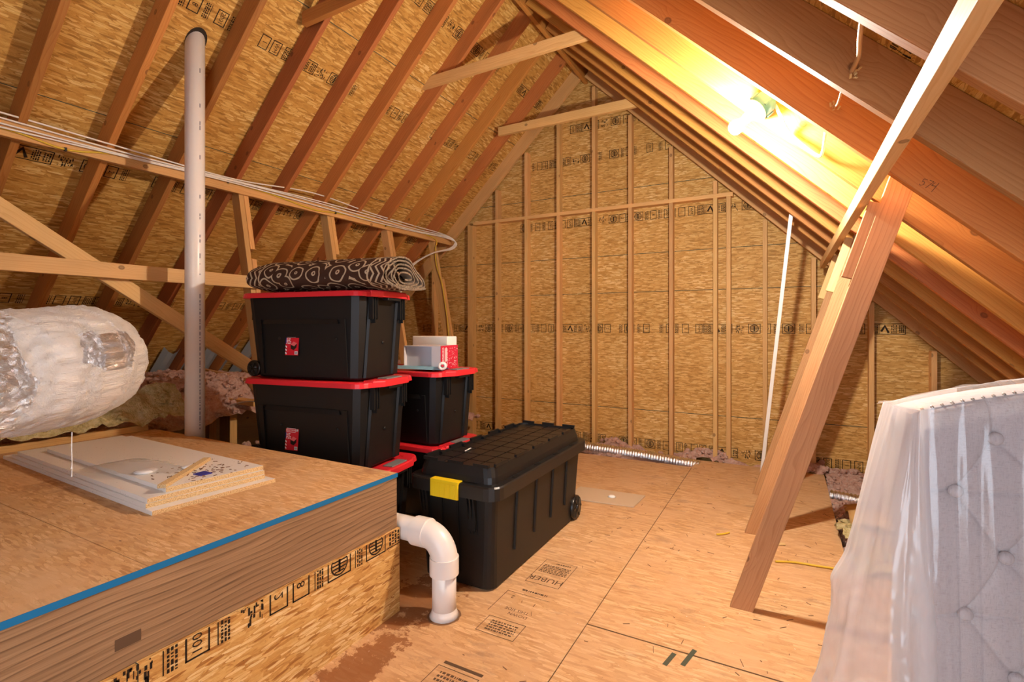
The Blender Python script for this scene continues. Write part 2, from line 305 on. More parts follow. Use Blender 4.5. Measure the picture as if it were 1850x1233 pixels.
# ------------------------------------------------------------------ mesh builder
class MB:
    def __init__(s): s.v = []; s.f = []; s.uv = []; s.mi = []; s.sm = []
    def poly(s, pts, uvs=None, mi=0, smooth=False):
        i = len(s.v); s.v += [tuple(p) for p in pts]; s.f.append(tuple(range(i, i+len(pts))))
        if uvs is None:
            a = Vector(pts[1])-Vector(pts[0]); b = Vector(pts[-1])-Vector(pts[0]); n = a.cross(b)
            k = max(range(3), key=lambda q: abs(n[q]))
            ax = [(1, 2), (0, 2), (0, 1)][k]; uvs = [(p[ax[0]], p[ax[1]]) for p in pts]
        s.uv.append([tuple(u) for u in uvs]); s.mi.append(mi); s.sm.append(smooth)
    def mesh(s, verts, faces, uvs=None, mi=0, smooth=False):
        i = len(s.v); s.v += [tuple(p) for p in verts]
        for k, f in enumerate(faces):
            s.f.append(tuple(i+q for q in f))
            if uvs is None: s.uv.append([(verts[q][0], verts[q][1]) for q in f])
            else: s.uv.append([tuple(uvs[k][j]) for j in range(len(f))])
            s.mi.append(mi if isinstance(mi, int) else mi[k]); s.sm.append(smooth)
    def hexa(s, c, mi=0, uo=None, faces=None):
        """c: 8 corners, bottom 4 ccw then top 4; axis 0->1 is the long one"""
        u0 = (RNG.uniform(0, 20), RNG.uniform(0, 20)) if uo is None else uo
        c = [Vector(p) for p in c]
        for q in ((0, 3, 2, 1), (4, 5, 6, 7), (0, 1, 5, 4), (1, 2, 6, 5), (2, 3, 7, 6), (3, 0, 4, 7)):
            P = [c[k] for k in q]; L = (c[1]-c[0]).normalized()
            n = (P[1]-P[0]).cross(P[3]-P[0])
            if n.length < 1e-12: continue
            n.normalize()
            if abs(n.dot(L)) > .8:
                a = (P[1]-P[0]).normalized(); b = n.cross(a)
            else: a = (L-n*n.dot(L)).normalized(); b = n.cross(a)
            s.poly(P, [(u0[0]+p.dot(a), u0[1]+p.dot(b)) for p in P], mi)
    def box(s, x0, x1, y0, y1, z0, z1, mi=0, uo=None):
        s.hexa([(x0, y0, z0), (x1, y0, z0), (x1, y1, z0), (x0, y1, z0), (x0, y0, z1), (x1, y0, z1), (x1, y1, z1), (x0, y1, z1)], mi, uo)
    def boxY(s, x0, x1, y0, y1, z0, z1, mi=0, uo=None):     # long axis Y for the grain
        s.hexa([(x1, y0, z0), (x1, y1, z0), (x0, y1, z0), (x0, y0, z0), (x1, y0, z1), (x1, y1, z1), (x0, y1, z1), (x0, y0, z1)], mi, uo)
    def beam(s, a, b, ww, tt, side, mi=0, uo=None):
        """board from a to b; ww measured along 'side', tt perpendicular to it"""
        a = Vector(a); b = Vector(b); d = (b-a).normalized(); sd = Vector(side); sd = (sd-d*sd.dot(d)).normalized(); u = d.cross(sd)
        h, t = sd*ww/2, u*tt/2
        s.hexa([a-h-t, b-h-t, b+h-t, a+h-t, a-h+t, b-h+t, b+h+t, a+h+t], mi, uo)
    def tube(s, path, r, seg=12, mi=0, caps=True, rfun=None, smooth=True):
        P = [Vector(p) for p in path]; n = len(P); vs = []; fs = []; us = []
        T = [(P[min(i+1, n-1)]-P[max(i-1, 0)]).normalized() for i in range(n)]
        up = Vector((0, 0, 1)) if abs(T[0].z) < .9 else Vector((1, 0, 0))
        nr = (up-T[0]*up.dot(T[0])).normalized(); L = 0; LL = []
        for i in range(n):
            nr = (nr-T[i]*nr.dot(T[i])).normalized(); bn = T[i].cross(nr)
            if i: L += (P[i]-P[i-1]).length
            LL.append(L)
            for k in range(seg):
                a = 2*math.pi*k/seg; rr = (r if rfun is None else rfun(i/(n-1), a, L))
                vs.append(P[i]+(nr*math.cos(a)+bn*math.sin(a))*rr)
        for i in range(n-1):
            for k in range(seg):
                k2 = (k+1) % seg; fs.append((i*seg+k, (i+1)*seg+k, (i+1)*seg+k2, i*seg+k2))
                c = 2*math.pi*r/seg; us.append(((LL[i], k*c), (LL[i+1], k*c), (LL[i+1], (k+1)*c), (LL[i], (k+1)*c)))
        s.mesh(vs, fs, us, mi, smooth)
        if caps:
            s.poly([vs[k] for k in range(seg-1, -1, -1)][::-1], None, mi); s.poly([vs[(n-1)*seg+k] for k in range(seg)][::-1], None, mi)
    def lathe(s, prof, org, axis=(0, 0, 1), seg=24, mi=0, smooth=True):
        ax = Vector(axis).normalized(); up = Vector((0, 0, 1)) if abs(ax.z) < .9 else Vector((1, 0, 0))
        e1 = (up-ax*up.dot(ax)).normalized(); e2 = ax.cross(e1); O = Vector(org); vs = []; fs = []
        for r, h in prof:
            for k in range(seg):
                a = 2*math.pi*k/seg; vs.append(O+ax*h+(e1*math.cos(a)+e2*math.sin(a))*max(r, 1e-5))
        for i in range(len(prof)-1):
            for k in range(seg):
                k2 = (k+1) % seg; fs.append((i*seg+k, i*seg+k2, (i+1)*seg+k2, (i+1)*seg+k))
        s.mesh(vs, fs, None, mi, smooth)
    def loft(s, loops, cap0=True, cap1=True, mi=0, smooth=False):
        n = len(loops[0])
        for a, b in zip(loops, loops[1:]):
            for k in range(n):
                k2 = (k+1) % n; s.poly([a[k], a[k2], b[k2], b[k]], None, mi, smooth)
        if cap0: s.poly(list(reversed(loops[0])), None, mi)
        if cap1: s.poly(loops[-1], None, mi)
    def xf(s, m):
        s.v = [tuple(m @ Vector(p)) for p in s.v]; return s
    def build(s, name, mats, parent=None, local=False, org=None, bevel=0, merge=False, sub=0):
        """vertices are in eye-height world space unless local; parent is an Empty with no rotation unless local"""
        me = bpy.data.meshes.new(name)
        o = bpy.data.objects.new(name, me); C.collection.objects.link(o)
        if local: off = Vector((0, 0, 0))
        else:
            if parent is not None:
                pw = Vector(parent.location); q = parent.parent
                while q is not None: pw += Vector(q.location); q = q.parent
                off = Vector((0, 0, GZ))-pw
            else:
                if org is None:
                    xs = [p[0] for p in s.v]; ys = [p[1] for p in s.v]; zs = [p[2] for p in s.v]
                    org = ((min(xs)+max(xs))/2, (min(ys)+max(ys))/2, min(zs))
                o.location = (org[0], org[1], org[2]+GZ); off = -Vector(org)
        me.from_pydata([tuple(Vector(p)+off) for p in s.v], [], s.f)
        ul = me.uv_layers.new(name='UVMap'); k = 0
        flat = [c for f in s.uv for u in f for c in u]
        ul.data.foreach_set('uv', flat)
        for m in (mats if isinstance(mats, (list, tuple)) else [mats]): me.materials.append(M[m] if isinstance(m, str) else m)
        me.polygons.foreach_set('material_index', s.mi); me.polygons.foreach_set('use_smooth', s.sm)
        if merge or bevel or sub:
            bm = bmesh.new(); bm.from_mesh(me); bmesh.ops.remove_doubles(bm, verts=bm.verts, dist=1e-5)
            bmesh.ops.recalc_face_normals(bm, faces=bm.faces); bm.to_mesh(me); bm.free()
        if bevel:
            b = o.modifiers.new('bevel', 'BEVEL'); b.width = bevel; b.segments = 2; b.limit_method = 'ANGLE'; b.angle_limit = .6
        if sub:
            b = o.modifiers.new('sub', 'SUBSURF'); b.levels = sub; b.render_levels = sub
        me.update()
        if parent is not None: o.parent = parent
        return o

def tag(o, label, cat, group=None, kind=None):
    o['label'] = label; o['category'] = cat
    if group: o['group'] = group
    if kind: o['kind'] = kind
    return o
def empty(name, loc, label, cat, group=None, kind=None, rz=0.0):
    o = bpy.data.objects.new(name, None); C.collection.objects.link(o); o.empty_display_size = .1
    o.location = (loc[0], loc[1], loc[2]+GZ); o.rotation_euler = (0, 0, rz)
    return tag(o, label, cat, group, kind)

def text2d(s, size, rot=0.0, at=(0, 0)):
    cu = bpy.data.curves.new('t', 'FONT'); cu.body = s; cu.size = size; cu.align_x = 'CENTER'; cu.align_y = 'CENTER'; cu.resolution_u = 2
    ob = bpy.data.objects.new('t', cu); C.collection.objects.link(ob)
    dg = bpy.context.evaluated_depsgraph_get(); dg.update()
    me = bpy.data.meshes.new_from_object(ob.evaluated_get(dg))
    c, sn = math.cos(rot), math.sin(rot)
    vs = [(at[0]+v.co.x*c-v.co.y*sn, at[1]+v.co.x*sn+v.co.y*c) for v in me.vertices]; fs = [tuple(p.vertices) for p in me.polygons]
    bpy.data.objects.remove(ob); bpy.data.curves.remove(cu); bpy.data.meshes.remove(me)
    return vs, fs
TXT = {}
def glyphs(s):
    if s not in TXT: TXT[s] = text2d(s, 1.0)
    return TXT[s]

class Flat:
    """flat ink drawing in 2D, later laid on a surface"""
    def __init__(s): s.v = []; s.f = []
    def q(s, pts):
        i = len(s.v); s.v += pts; s.f.append(tuple(range(i, i+len(pts))))
    def rect(s, x0, y0, x1, y1): s.q([(x0, y0), (x1, y0), (x1, y1), (x0, y1)])
    def frame(s, x0, y0, x1, y1, t=.0055):
        s.rect(x0, y0, x1, y0+t); s.rect(x0, y1-t, x1, y1); s.rect(x0, y0, x0+t, y1); s.rect(x1-t, y0, x1, y1)
    def text(s, t, size, at, rot=0.0):
        vs, fs = glyphs(t); i = len(s.v); c, sn = math.cos(rot), math.sin(rot)
        s.v += [(at[0]+size*(x*c-y*sn), at[1]+size*(x*sn+y*c)) for x, y in vs]; s.f += [tuple(i+k for k in f) for f in fs]
    def micro(s, x0, y0, x1, y1, n, r, vert=True):
        """rows of tiny unreadable print"""
        for k in range(n):
            if vert:
                a = x0+(x1-x0)*(k+.2)/n; b = x0+(x1-x0)*(k+.85)/n; y = y0
                while y < y1-.004:
                    l = r.uniform(.004, .016); s.rect(a, y, b, min(y+l, y1)); y += l+r.uniform(.002, .006)
            else:
                a = y0+(y1-y0)*(k+.2)/n; b = y0+(y1-y0)*(k+.75)/n; x = x0
                while x < x1-.004:
                    l = r.uniform(.004, .016); s.rect(x, a, min(x+l, x1), b); x += l+r.uniform(.002, .006)
    def logo(s, cx, cy, R):
        n = 20
        for k in range(n):
            a, b = 2*math.pi*k/n, 2*math.pi*(k+1)/n
            s.q([(cx+R*math.cos(a), cy+R*math.sin(a)), (cx+R*math.cos(b), cy+R*math.sin(b)), (cx+.86*R*math.cos(b), cy+.86*R*math.sin(b)), (cx+.86*R*math.cos(a), cy+.86*R*math.sin(a))])
        for k in range(5):
            y = (-.62+.31*k)*R; h = math.sqrt(max(1e-6, .70*R*R-y*y)); s.rect(cx-h, cy+y-.055*R, cx+h, cy+y+.075*R)
        s.rect(cx-.12*R, cy-.7*R, cx+.12*R, cy+.7*R)
    def arrow(s, x0, y0, x1, y1):
        cx = (x0+x1)/2; h = y1-y0; t = .16*h
        s.q([(cx, y1-.1*h), (cx-.36*h, y0+.30*h), (cx-.36*h+t, y0+.22*h), (cx, y1-.1*h-t*1.6)])
        s.q([(cx, y1-.1*h), (cx, y1-.1*h-t*1.6), (cx+.36*h-t, y0+.1*h), (cx+.36*h, y0+.18*h)])
    def tile(s, kind, x, h, r):
        y0, y1 = .06*h, .94*h
        if kind == 'logo': s.frame(x, y0, x+h, y1); s.logo(x+h/2, h/2, .37*h); return h
        if kind == 'warn':
            s.frame(x, y0, x+2.5*h, y1); s.micro(x+.06*h, y0+.1*h, x+.72*h, y1-.1*h, 6, r); s.rect(x+.78*h, y0, x+.80*h, y1)
            s.arrow(x+.85*h, y0, x+1.45*h, y1); s.micro(x+1.55*h, y0+.1*h, x+1.95*h, y1-.1*h, 4, r); s.micro(x+2.05*h, y0+.15*h, x+2.42*h, y1-.15*h, 3, r); return 2.5*h
        if kind in ('2001', '1', '8', 'WM', '2'):
            ww = .62*h; s.frame(x, y0, x+ww, y1); s.text(kind, .36*h if len(kind) > 1 else .42*h, (x+ww/2, h/2), -math.pi/2); return ww
        if kind == 'bars': s.micro(x, y0, x+.28*h, y1, 3, r); s.rect(x+.33*h, y0, x+.36*h, y1); return .4*h
        if kind == 'blot':
            for k in range(26):
                a = x+r.uniform(0, .75*h); b = r.uniform(y0, y1-.2*h); s.rect(a, b, a+r.uniform(.02, .07)*h, b+r.uniform(.05, .22)*h)
            return .85*h
        return .3*h
    def row(s, x0, x1, h, r, gap=.5, seq=None):
        x = x0; kinds = ['logo', 'bars', '8', 'bars', '2001', 'bars', '1', 'WM', 'warn', 'blot', 'logo', '2', 'bars']; i = r.randrange(len(kinds))
        while x < x1:
            k = kinds[i % len(kinds)]; i += 1
            x += s.tile(k, x, h, r)+r.uniform(.08, .3)*h
            if r.random() < .12: x += r.uniform(0, gap)
    def lay(s, mb, O, ex, ey, nrm, eps=.0012, mi=0, clip=None):
        O = Vector(O); ex = Vector(ex); ey = Vector(ey); nv = Vector(nrm)*eps
        vs = [tuple(O+ex*x+ey*y+nv) for x, y in s.v]
        fs = s.f
        if clip: vs = [tuple(O+ex*x+ey*min(y, clip)+nv) for x, y in s.v]
        mb.mesh(vs, fs, None, mi)

# ------------------------------------------------------------------ roof geometry
S, XR, ZR = .97, -1.93, 2.71             # slope, ridge x, height where the rafter undersides would meet
def under(x): return ZR-S*abs(x-XR)
NL = Vector((S, 0, -1)).normalized(); NRt = Vector((-S, 0, -1)).normalized()     # inward normals of left and right slope
DL = Vector((-1, 0, -S)).normalized(); DR = Vector((1, 0, -S)).normalized()      # down the slopes
DV = .195                                # vertical depth of a 2x6 rafter
YW = 5.18                                # front of the gable studs
YB = -1.6                                # the attic goes on behind the camera to here

ceil = empty('ceiling', (XR, 2, ZR), 'sloping attic roof of strand board decking over open rafters', 'ceiling', kind='structure')
XL_END, XR_END = -5.75, 2.25
for side in (-1, 1):
    mb = MB(); D = DL if side < 0 else DR; n = NL if side < 0 else NRt
    x1 = XL_END if side < 0 else XR_END
    top = Vector((XR, 0, ZR+DV+.0)); Ls = abs(x1-XR)*math.sqrt(1+S*S)
    o0 = -n*.012
    a = top; b = top+D*Ls; Y0, Y1 = Vector((0, YB, 0)), Vector((0, YW+.12, 0))
    uo = (RNG.uniform(0, 9), RNG.uniform(0, 9))
    q = [a+Y0, a+Y1, b+Y1, b+Y0]
    mb.poly(q, [(uo[0]+p.y, uo[1]+(p-top).dot(D)) for p in q])
    q2 = [p+o0 for p in q]; mb.poly(q2[::-1], [(p.y, p.x) for p in q2[::-1]])
    mb.build('roof_deck', 'osb_roof', ceil)
    # joints between the deck panels
    mj = MB()
    for xs in ((-2.76, -3.61, -4.48) if side < 0 else (-1.06, -.2, .68)):
        p = Vector((xs, 0, under(xs)+DV))
        for (ya, yb) in ((YB, YW+.09),):
            t = D*.0028
            mj.poly([p-t+Vector((0, ya, 0))+n*.0008, p-t+Vector((0, yb, 0))+n*.0008, p+t+Vector((0, yb, 0))+n*.0008, p+t+Vector((0, ya, 0))+n*.0008])
    mj.build('panel_joint', 'joint', ceil)
    ms = MB(); r = random.Random(11+side)
    for xs in ((-2.44, -3.04, -3.92, -4.76) if side < 0 else (-1.5, -.62, .25)):
        f = Flat(); f.row(.02, YW-YB-.1, .105, r, .25)
        if side < 0: f.lay(ms, Vector((xs, YB, under(xs)+DV)), (0, 1, 0), -D, n)
        else: f.lay(ms, Vector((xs, YB, under(xs)+DV)), (0, 1, 0), D, n)
    ms.build('printed_stamp', 'ink', ceil)
def rafter(y, side, y2=None, x1=None):
    D = DL if side < 0 else DR; n = NL if side < 0 else NRt
    x1 = x1 if x1 is not None else (XL_END if side < 0 else XR_END); Ls = abs(x1-XR)*math.sqrt(1+S*S)
    a = Vector((XR+side*.019, y+.019, under(XR+side*.019)))-n*.07; b = a+D*(Ls-.03)
    mb = MB(); mb.beam(a, b, .1385, .038, n); return mb
LEFT_Y = [1.10-.404*k for k in range(6, 0, -1)]+[1.10+.4035*k for k in range(10)]
RIGHT_Y = [1.36-.397*k for k in range(7, 0, -1)]+[1.36+.397*k for k in range(9)]
for y in LEFT_Y: rafter(y, -1).build('rafter', 'rafter', ceil, bevel=.003)
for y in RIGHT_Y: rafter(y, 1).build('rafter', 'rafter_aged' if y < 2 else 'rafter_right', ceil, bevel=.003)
for sd, m in ((-1, 'stud'), (1, 'stud')): rafter(5.14, sd).build('gable_rafter', m, ceil, bevel=.003)
mb = MB(); mb.boxY(XR-.019, XR+.019, YB, YW+.08, 2.665, ZR+.2); mb.build('ridge_board', 'rafter', ceil, bevel=.003)

# ------------------------------------------------------------------ gable wall
wall = empty('wall_back', (XR, YW+.09, -1.4), 'gable end wall of strand board sheathing with exposed studs', 'wall', kind='structure')
YS = YW+.089
mb = MB()
pts = [(-5.7, YS, -1.6), (2.25, YS, -1.6), (2.25, YS, under(2.25)+.3), (XR, YS, ZR+.3), (-5.7, YS, under(-5.7)+.3)]
mb.poly(pts, [(p[0]+3.3, p[2]+8.1) for p in pts]); mb.poly([(p[0], p[1]+.012, p[2]) for p in reversed(pts)])
mb.build('sheathing', 'osb_wall', wall)
mj = MB()
for z in (-.87, .36, .76, 1.46): mj.box(-5.6, 2.2, YS-.0012, YS-.0004, z-.003, z+.003)
mj.build('panel_joint', 'joint', wall)
ms = MB(); r = random.Random(5)
for z, xa, xb in ((-1.27, -4.4, 2.1), (-.075, -4.2, 1.25), (1.10, -2.75, -.1), (1.80, -2.6, -.85), (2.15, -2.3, -1.2)):
    f = Flat(); f.row(0, xb-xa, .105, r, .1); f.lay(ms, (xa, YS, z), (1, 0, 0), (0, 0, 1), (0, -1, 0))
ms.build('printed_stamp', 'ink', wall)
studs = [-3.97, -3.421, -3.385, -3.028, -2.636, -2.234, -1.821, -1.424, -1.011, -.598, -.48, -.17, .215, .635, 1.048, 1.46, 1.86]
ZP = 1.235
def stud(x, z0, z1):
    mb = MB(); mb.hexa([(x-.019, YW, z0), (x-.019, YW, z1), (x+.019, YW, z1), (x+.019, YW, z0), (x-.019, YW+.088, z0), (x-.019, YW+.088, z1), (x+.019, YW+.088, z1), (x+.019, YW+.088, z0)])
    mb.build('stud', 'stud', wall, bevel=.002, merge=True)
for x in studs:
    top = under(x)-.02
    if -3.40 < x < -.45:
        stud(x, -1.5, ZP)
        if under(x) > ZP+.1 and x not in (-3.385, -.48): stud(x, ZP+.038, top)
    else: stud(x, -1.5, top)
mb = MB(); mb.box(-3.36, -.44, YW-.002, YW+.088, ZP, ZP+.038); mb.build('top_plate', 'stud', wall, bevel=.002)

# ------------------------------------------------------------------ floor
mb = MB(); ZF = -1.27
def panel(x0, x1, y0, y1, rot=False):
    mb.hexa([(x0, y0, ZF-.018), (x1, y0, ZF-.018), (x1, y1, ZF-.018), (x0, y1, ZF-.018), (x0, y0, ZF), (x1, y0, ZF), (x1, y1, ZF), (x0, y1, ZF)], 0, (0, 0))
panel(-1.95, -.7475, YB, .82); panel(-1.95, -.7475, .823, 3.262); panel(-1.95, -.7475, 3.265, 4.76)
panel(-3.1, -1.953, 1.74, 4.76)
panel(-.7435, 1.3, YB, 2.036); panel(-.7435, .286, 2.044, 3.90); panel(.286, 1.3, 2.044, 3.10); panel(-.7435, .286, 3.902, 5.05)
mb.v = [p for p in mb.v]
for i, f in enumerate(mb.f):
    if all(abs(mb.v[k][2]-ZF) < 1e-6 for k in f): mb.uv[i] = [(mb.v[k][0], mb.v[k][1]) for k in f]
# dark seams between the sheets
for (x0, x1, y0, y1) in ((-.7475, -.7435, YB, 4.76), (-.7435, 1.3, 2.036, 2.044), (-1.95, -.7475, 3.262, 3.265), (-1.953, -1.95, 1.74, 4.76), (-1.95, -.7475, .82, .823)):
    mb.poly([(x0, y0, ZF-.004), (x1, y0, ZF-.004), (x1, y1, ZF-.004), (x0, y1, ZF-.004)], None, 1)
fl = mb.build('floor', ['osb_floor', 'gap'], org=(0, 2, ZF)); tag(fl, 'worn strand board attic floor with dark seams between sheets', 'floor', kind='structure')
fs = MB(); f = Flat(); r = random.Random(3)
# mill stamps on the floor sheet in front of the black tote (text runs along X)
def floor_block(y0, y1, kind):
    if kind == 'big':
        f.frame(-.09, y0, .09, y1, .003); f.text('HUBER', .06, (0, y0+.055), math.pi); f.micro(-.075, y0+.12, .075, y1-.05, 6, r, False); f.micro(-.02, y1-.035, .06, y1-.015, 1, r, False)
    elif kind == 'mid':
        f.rect(-.12, y1-.003, .1, y1); f.rect(-.12, y0, -.117, y1); f.text('2', .035, (-.07, y1-.04), math.pi); f.text('1', .035, (.05, y1-.06), math.pi)
        f.text('THIS SIDE', .028, (.0, y0+.055), math.pi); f.text('DOWN', .028, (.02, y0+.022), math.pi)
    else:
        f.frame(-.09, y0, .09, y1, .003); f.micro(-.06, y0+.02, .07, y1-.02, 5, r, False)
floor_block(2.24, 2.50, 'big'); floor_block(1.93, 2.12, 'mid'); floor_block(1.78, 1.90, 'low'); f.micro(-.06, 2.145, .07, 2.17, 1, r, False)
f.rect(-.08, 1.545, .09, 1.56); f.frame(-.09, 1.42, .09, 1.53, .003); f.micro(-.06, 1.45, .07, 1.51, 3, r, False)
f.lay(fs, (-1.055, 0, ZF), (1, 0, 0), (0, 1, 0), (0, 0, 1), .0006)
fs.build('printed_stamp', 'ink_faint', fl)
fs = MB()
for x, y, a, l in ((-.40, 1.93, 1.35, .09), (-.34, 1.96, 1.35, .12)): fs.beam((x, y, ZF+.0006), (x+l*math.cos(a), y+l*math.sin(a), ZF+.0006), .018, .0004, (1, -.2, 0))
fs.build('paint_smear', 'joint', fl)

mb = MB(); mb.box(-5.8, 2.3, YB, YW+.2, -1.62, -1.60); mb.build('ceiling_below', 'card', fl)
for nm, x in (('wall_left', -5.76), ('wall_right', 2.26)):
    mb = MB(); mb.boxY(x-.01, x+.01, YB, YW+.2, -1.6, under(x)+DV+.02); o = mb.build(nm, 'stud'); tag(o, 'low board wall closing the '+nm[5:]+' eave', 'wall', kind='structure')
# unseen wall added to shade the platform; right side left open for fill light
mb = MB(); pts = [(XL_END, YB, -1.6), (-1.0, YB, -1.6), (-1.0, YB, under(-1.0)+DV), (XR, YB, ZR+DV), (XL_END, YB, under(XL_END)+DV)]
mb.poly(pts, [(p[0], p[2]) for p in pts]); mb.poly([(p[0], p[1]-.012, p[2]) for p in pts][::-1])
o = mb.build('wall_front_blocker', 'osb_wall'); tag(o, 'unseen strand board wall added behind the camera to shade the platform', 'wall', kind='structure')
# ------------------------------------------------------------------ insulation
def fluff(name, x0, x1, y0, y1, zf, mat, label, res=.03, amp=.05, cut=None, tufts=0, seed=1):
    mb = MB(); nx = int((x1-x0)/res); ny = int((y1-y0)/res); vs = []; fs = []; ok = {}
    for j in range(ny+1):
        for i in range(nx+1):
            x = x0+(x1-x0)*i/nx; y = y0+(y1-y0)*j/ny
            p = Vector((x*9, y*9, seed)); z = zf(x, y)+amp*(noise.noise(p)+.6*noise.noise(p*2.7)+.45*noise.noise(p*6.1))
            vs.append((x+.012*noise.noise(p*5), y+.012*noise.noise(p*5+Vector((9, 3, 1))), z))
    for j in range(ny):
        for i in range(nx):
            if cut and cut((x0+(x1-x0)*(i+.5)/nx), (y0+(y1-y0)*(j+.5)/ny)): continue
            a = j*(nx+1)+i; fs.append((a, a+1, a+nx+2, a+nx+1))
    mb.mesh(vs, fs, None, 0, False)
    rr = random.Random(seed)
    for k in range(tufts):
        x = rr.uniform(x0, x1); y = rr.uniform(y0, y1)
        if cut and cut(x, y): continue
        z = zf(x, y)+amp*.3; R = rr.uniform(.012, .035); ph = rr.uniform(0, 99); vv = []; ff = []
        for a in range(4):
            th = math.pi*(a+.5)/4
            for b in range(6):
                f_ = 2*math.pi*b/6; q = R*(.7+.6*rr.random()); vv.append((x+q*math.sin(th)*math.cos(f_), y+q*math.sin(th)*math.sin(f_), z+q*.7*math.cos(th)))
        for a in range(3):
            for b in range(6): ff.append((a*6+b, a*6+(b+1) % 6, (a+1)*6+(b+1) % 6, (a+1)*6+b))
        ff.append(tuple(range(6))); mb.mesh(vv, ff, None, 0, False)
    o = mb.build(name, mat); tag(o, label, 'insulation', kind='stuff'); return o
fluff('blown_insulation', -5.3, -3.75, YB, 5.12, lambda x, y: min(-.50-.10*(x+3.75)*0+.05*math.sin(y*3), under(x)+DV-.06)+(-.22*max(0, (x+4.1)/.35)), 'pink',
      'loose pink fluffy insulation lying in the low left eave behind the vent pipe', .035, .055, None, 2600, 2)
fluff('blown_insulation', -3.75, -3.1, 1.95, 4.9, lambda x, y: -.95-.15*(x+3.75), 'pink', 'loose pink insulation in the gap between the eave and the red lidded totes', .035, .06, None, 500, 9)
fluff('blown_insulation', .30, 1.95, 2.3, 5.24, lambda x, y: -1.34+.03*math.sin(x*4)+.05*max(0, (y-4.7)/.5)-.07*math.exp(-((y-4.66)/.12)**2), 'pink', 'loose pink insulation beside the right floor edge behind the leaning posts', .03, .035, None, 1500, 4)
fluff('blown_insulation', -3.1, .30, 4.78, 5.25, lambda x, y: -1.33+.06*max(0, (y-4.95)/.25)+.05*math.sin(x*7), 'pink', 'strip of loose pink insulation along the foot of the gable wall', .03, .04, lambda x, y: x > -.745 and y < 5.06, 260, 6)
fluff('insulation_batt', .27, .95, 3.10, 3.98, lambda x, y: -1.26+.05*math.sin(x*9+y*5), 'yellow_ins', 'torn yellow insulation batt at the right floor edge beside the plastic sheet', .025, .04, lambda x, y: x < .30-.04*math.sin(y*9), 60, 12)
fluff('insulation_batt', -3.72, -3.50, .6, 1.95, lambda x, y: -.40-.9*(x+3.72), 'yellow_ins', 'old yellow insulation batt against the eave behind the silver duct', .03, .04, None, 30, 15)
mb = MB(); rr = random.Random(4); vs = []; fs = []
for j in range(9):
    for i in range(13):
        x = .36+.5*i/12; y = 3.86+.42*j/8-.14*(i/12); vs.append((x, y, -1.255+.035*math.sin(i*.5)+.03*math.sin(j*.7)-.02*(j == 0)))
for j in range(8):
    for i in range(12): a = j*13+i; fs.append((a, a+1, a+14, a+13))
mb.mesh(vs, fs, None, 0, True)
o = mb.build('kraft_facing', 'kraft'); m_ = o.modifiers.new('s', 'SOLIDIFY'); m_.thickness = .004
tag(o, 'curled brown kraft paper facing lying on the torn yellow batt', 'paper')

# ------------------------------------------------------------------ eave framing on the left
kw = empty('knee_wall', (-4.15, 2.45, -1.2), 'short stud wall with a top plate in the left eave beside the totes', 'wall frame')
mb = MB(); mb.beam((-4.75, 2.55, -.60), (-3.60, 2.50, -.60), .09, .038, (0, 1, 0)); mb.build('top_plate', 'brace', kw, bevel=.003)
for x in (-4.27, -3.99): 
    mb = MB(); mb.beam((x, 2.50, -1.2), (x, 2.50, -.62), .14, .06, (1, 0, 0)); mb.build('stud', 'brace', kw, bevel=.003)
mb = MB(); mb.beam((-5.3, 2.85, -.42), (-3.75, 2.66, -.50), .09, .038, (0, 0, 1)); o = mb.build('eave_board', 'brace', bevel=.003)
tag(o, 'rough brown board lying in the pink insulation near the left eave', 'board')
mb = MB(); mb.beam((-3.62, YB, -.69), (-3.56, 1.70, -.69), .14, .038, (0, 0, 1)); o = mb.build('rim_joist', 'brace', bevel=.003)
tag(o, 'reddish brown joist along the far edge of the wooden platform under the duct', 'joist')
for k, (y, x) in enumerate(((2.52, -5.18), (2.93, -5.12), (3.335, -5.06))):
    mb = MB(); vs = []; fs = []
    for j in range(7):
        for i in range(9):
            u = i/8; v = j/6; yy = y+.05+.31*u; dd = .03+.07*abs(math.sin(math.pi*2*u))
            xx = x-.35+.45*v; vs.append((xx, yy, under(xx)+DV-dd-.01))
    for j in range(6):
        for i in range(8): a = j*9+i; fs.append((a, a+1, a+10, a+9))
    mb.mesh(vs, fs, None, 0, False); o = mb.build('rafter_vent', 'vent')
    tag(o, ['grey ribbed rafter vent just right of the silver duct end', 'grey ribbed rafter vent just right of the white vent pipe', 'grey ribbed rafter vent nearest the red lidded totes'][k], 'rafter vent', 'grey rafter vents in the left eave')

# ------------------------------------------------------------------ left purlin, braces, cables
def board(name, a, b, ww, tt, side, mat, label=None, cat=None, parent=None, group=None, bevel=.003):
    mb = MB(); mb.beam(a, b, ww, tt, side); o = mb.build(name, mat, parent, bevel=bevel)
    if label: tag(o, label, cat, group)
    return o
board('purlin', (-3.619, YB, 1.05), (-3.619, 5.11, 1.035), .089, .038, (0, 0, 1), 'brace', 'long horizontal beam under the left rafters carrying white and yellow cables', 'beam')
board('brace_board', (-3.455, YB, .325), (-3.455, 2.40, .325), .089, .038, (0, 0, 1), 'pale', 'pale horizontal board running behind the vent pipe below the cable beam', 'board')
board('brace_board', (-3.575, .55, .93), (-3.458, 2.347, -.31), .089, .038, (0, .57, .82), 'pale', 'pale diagonal board crossing behind the horizontal board on the left', 'board')
STR = [(2.352, 'nearest the vent pipe, with two cleats'), (3.187, 'above the rug roll, with a short cleat'), (3.96, 'short one above the rug end'), (4.754, 'next to the gable wall, with yellow cable')]
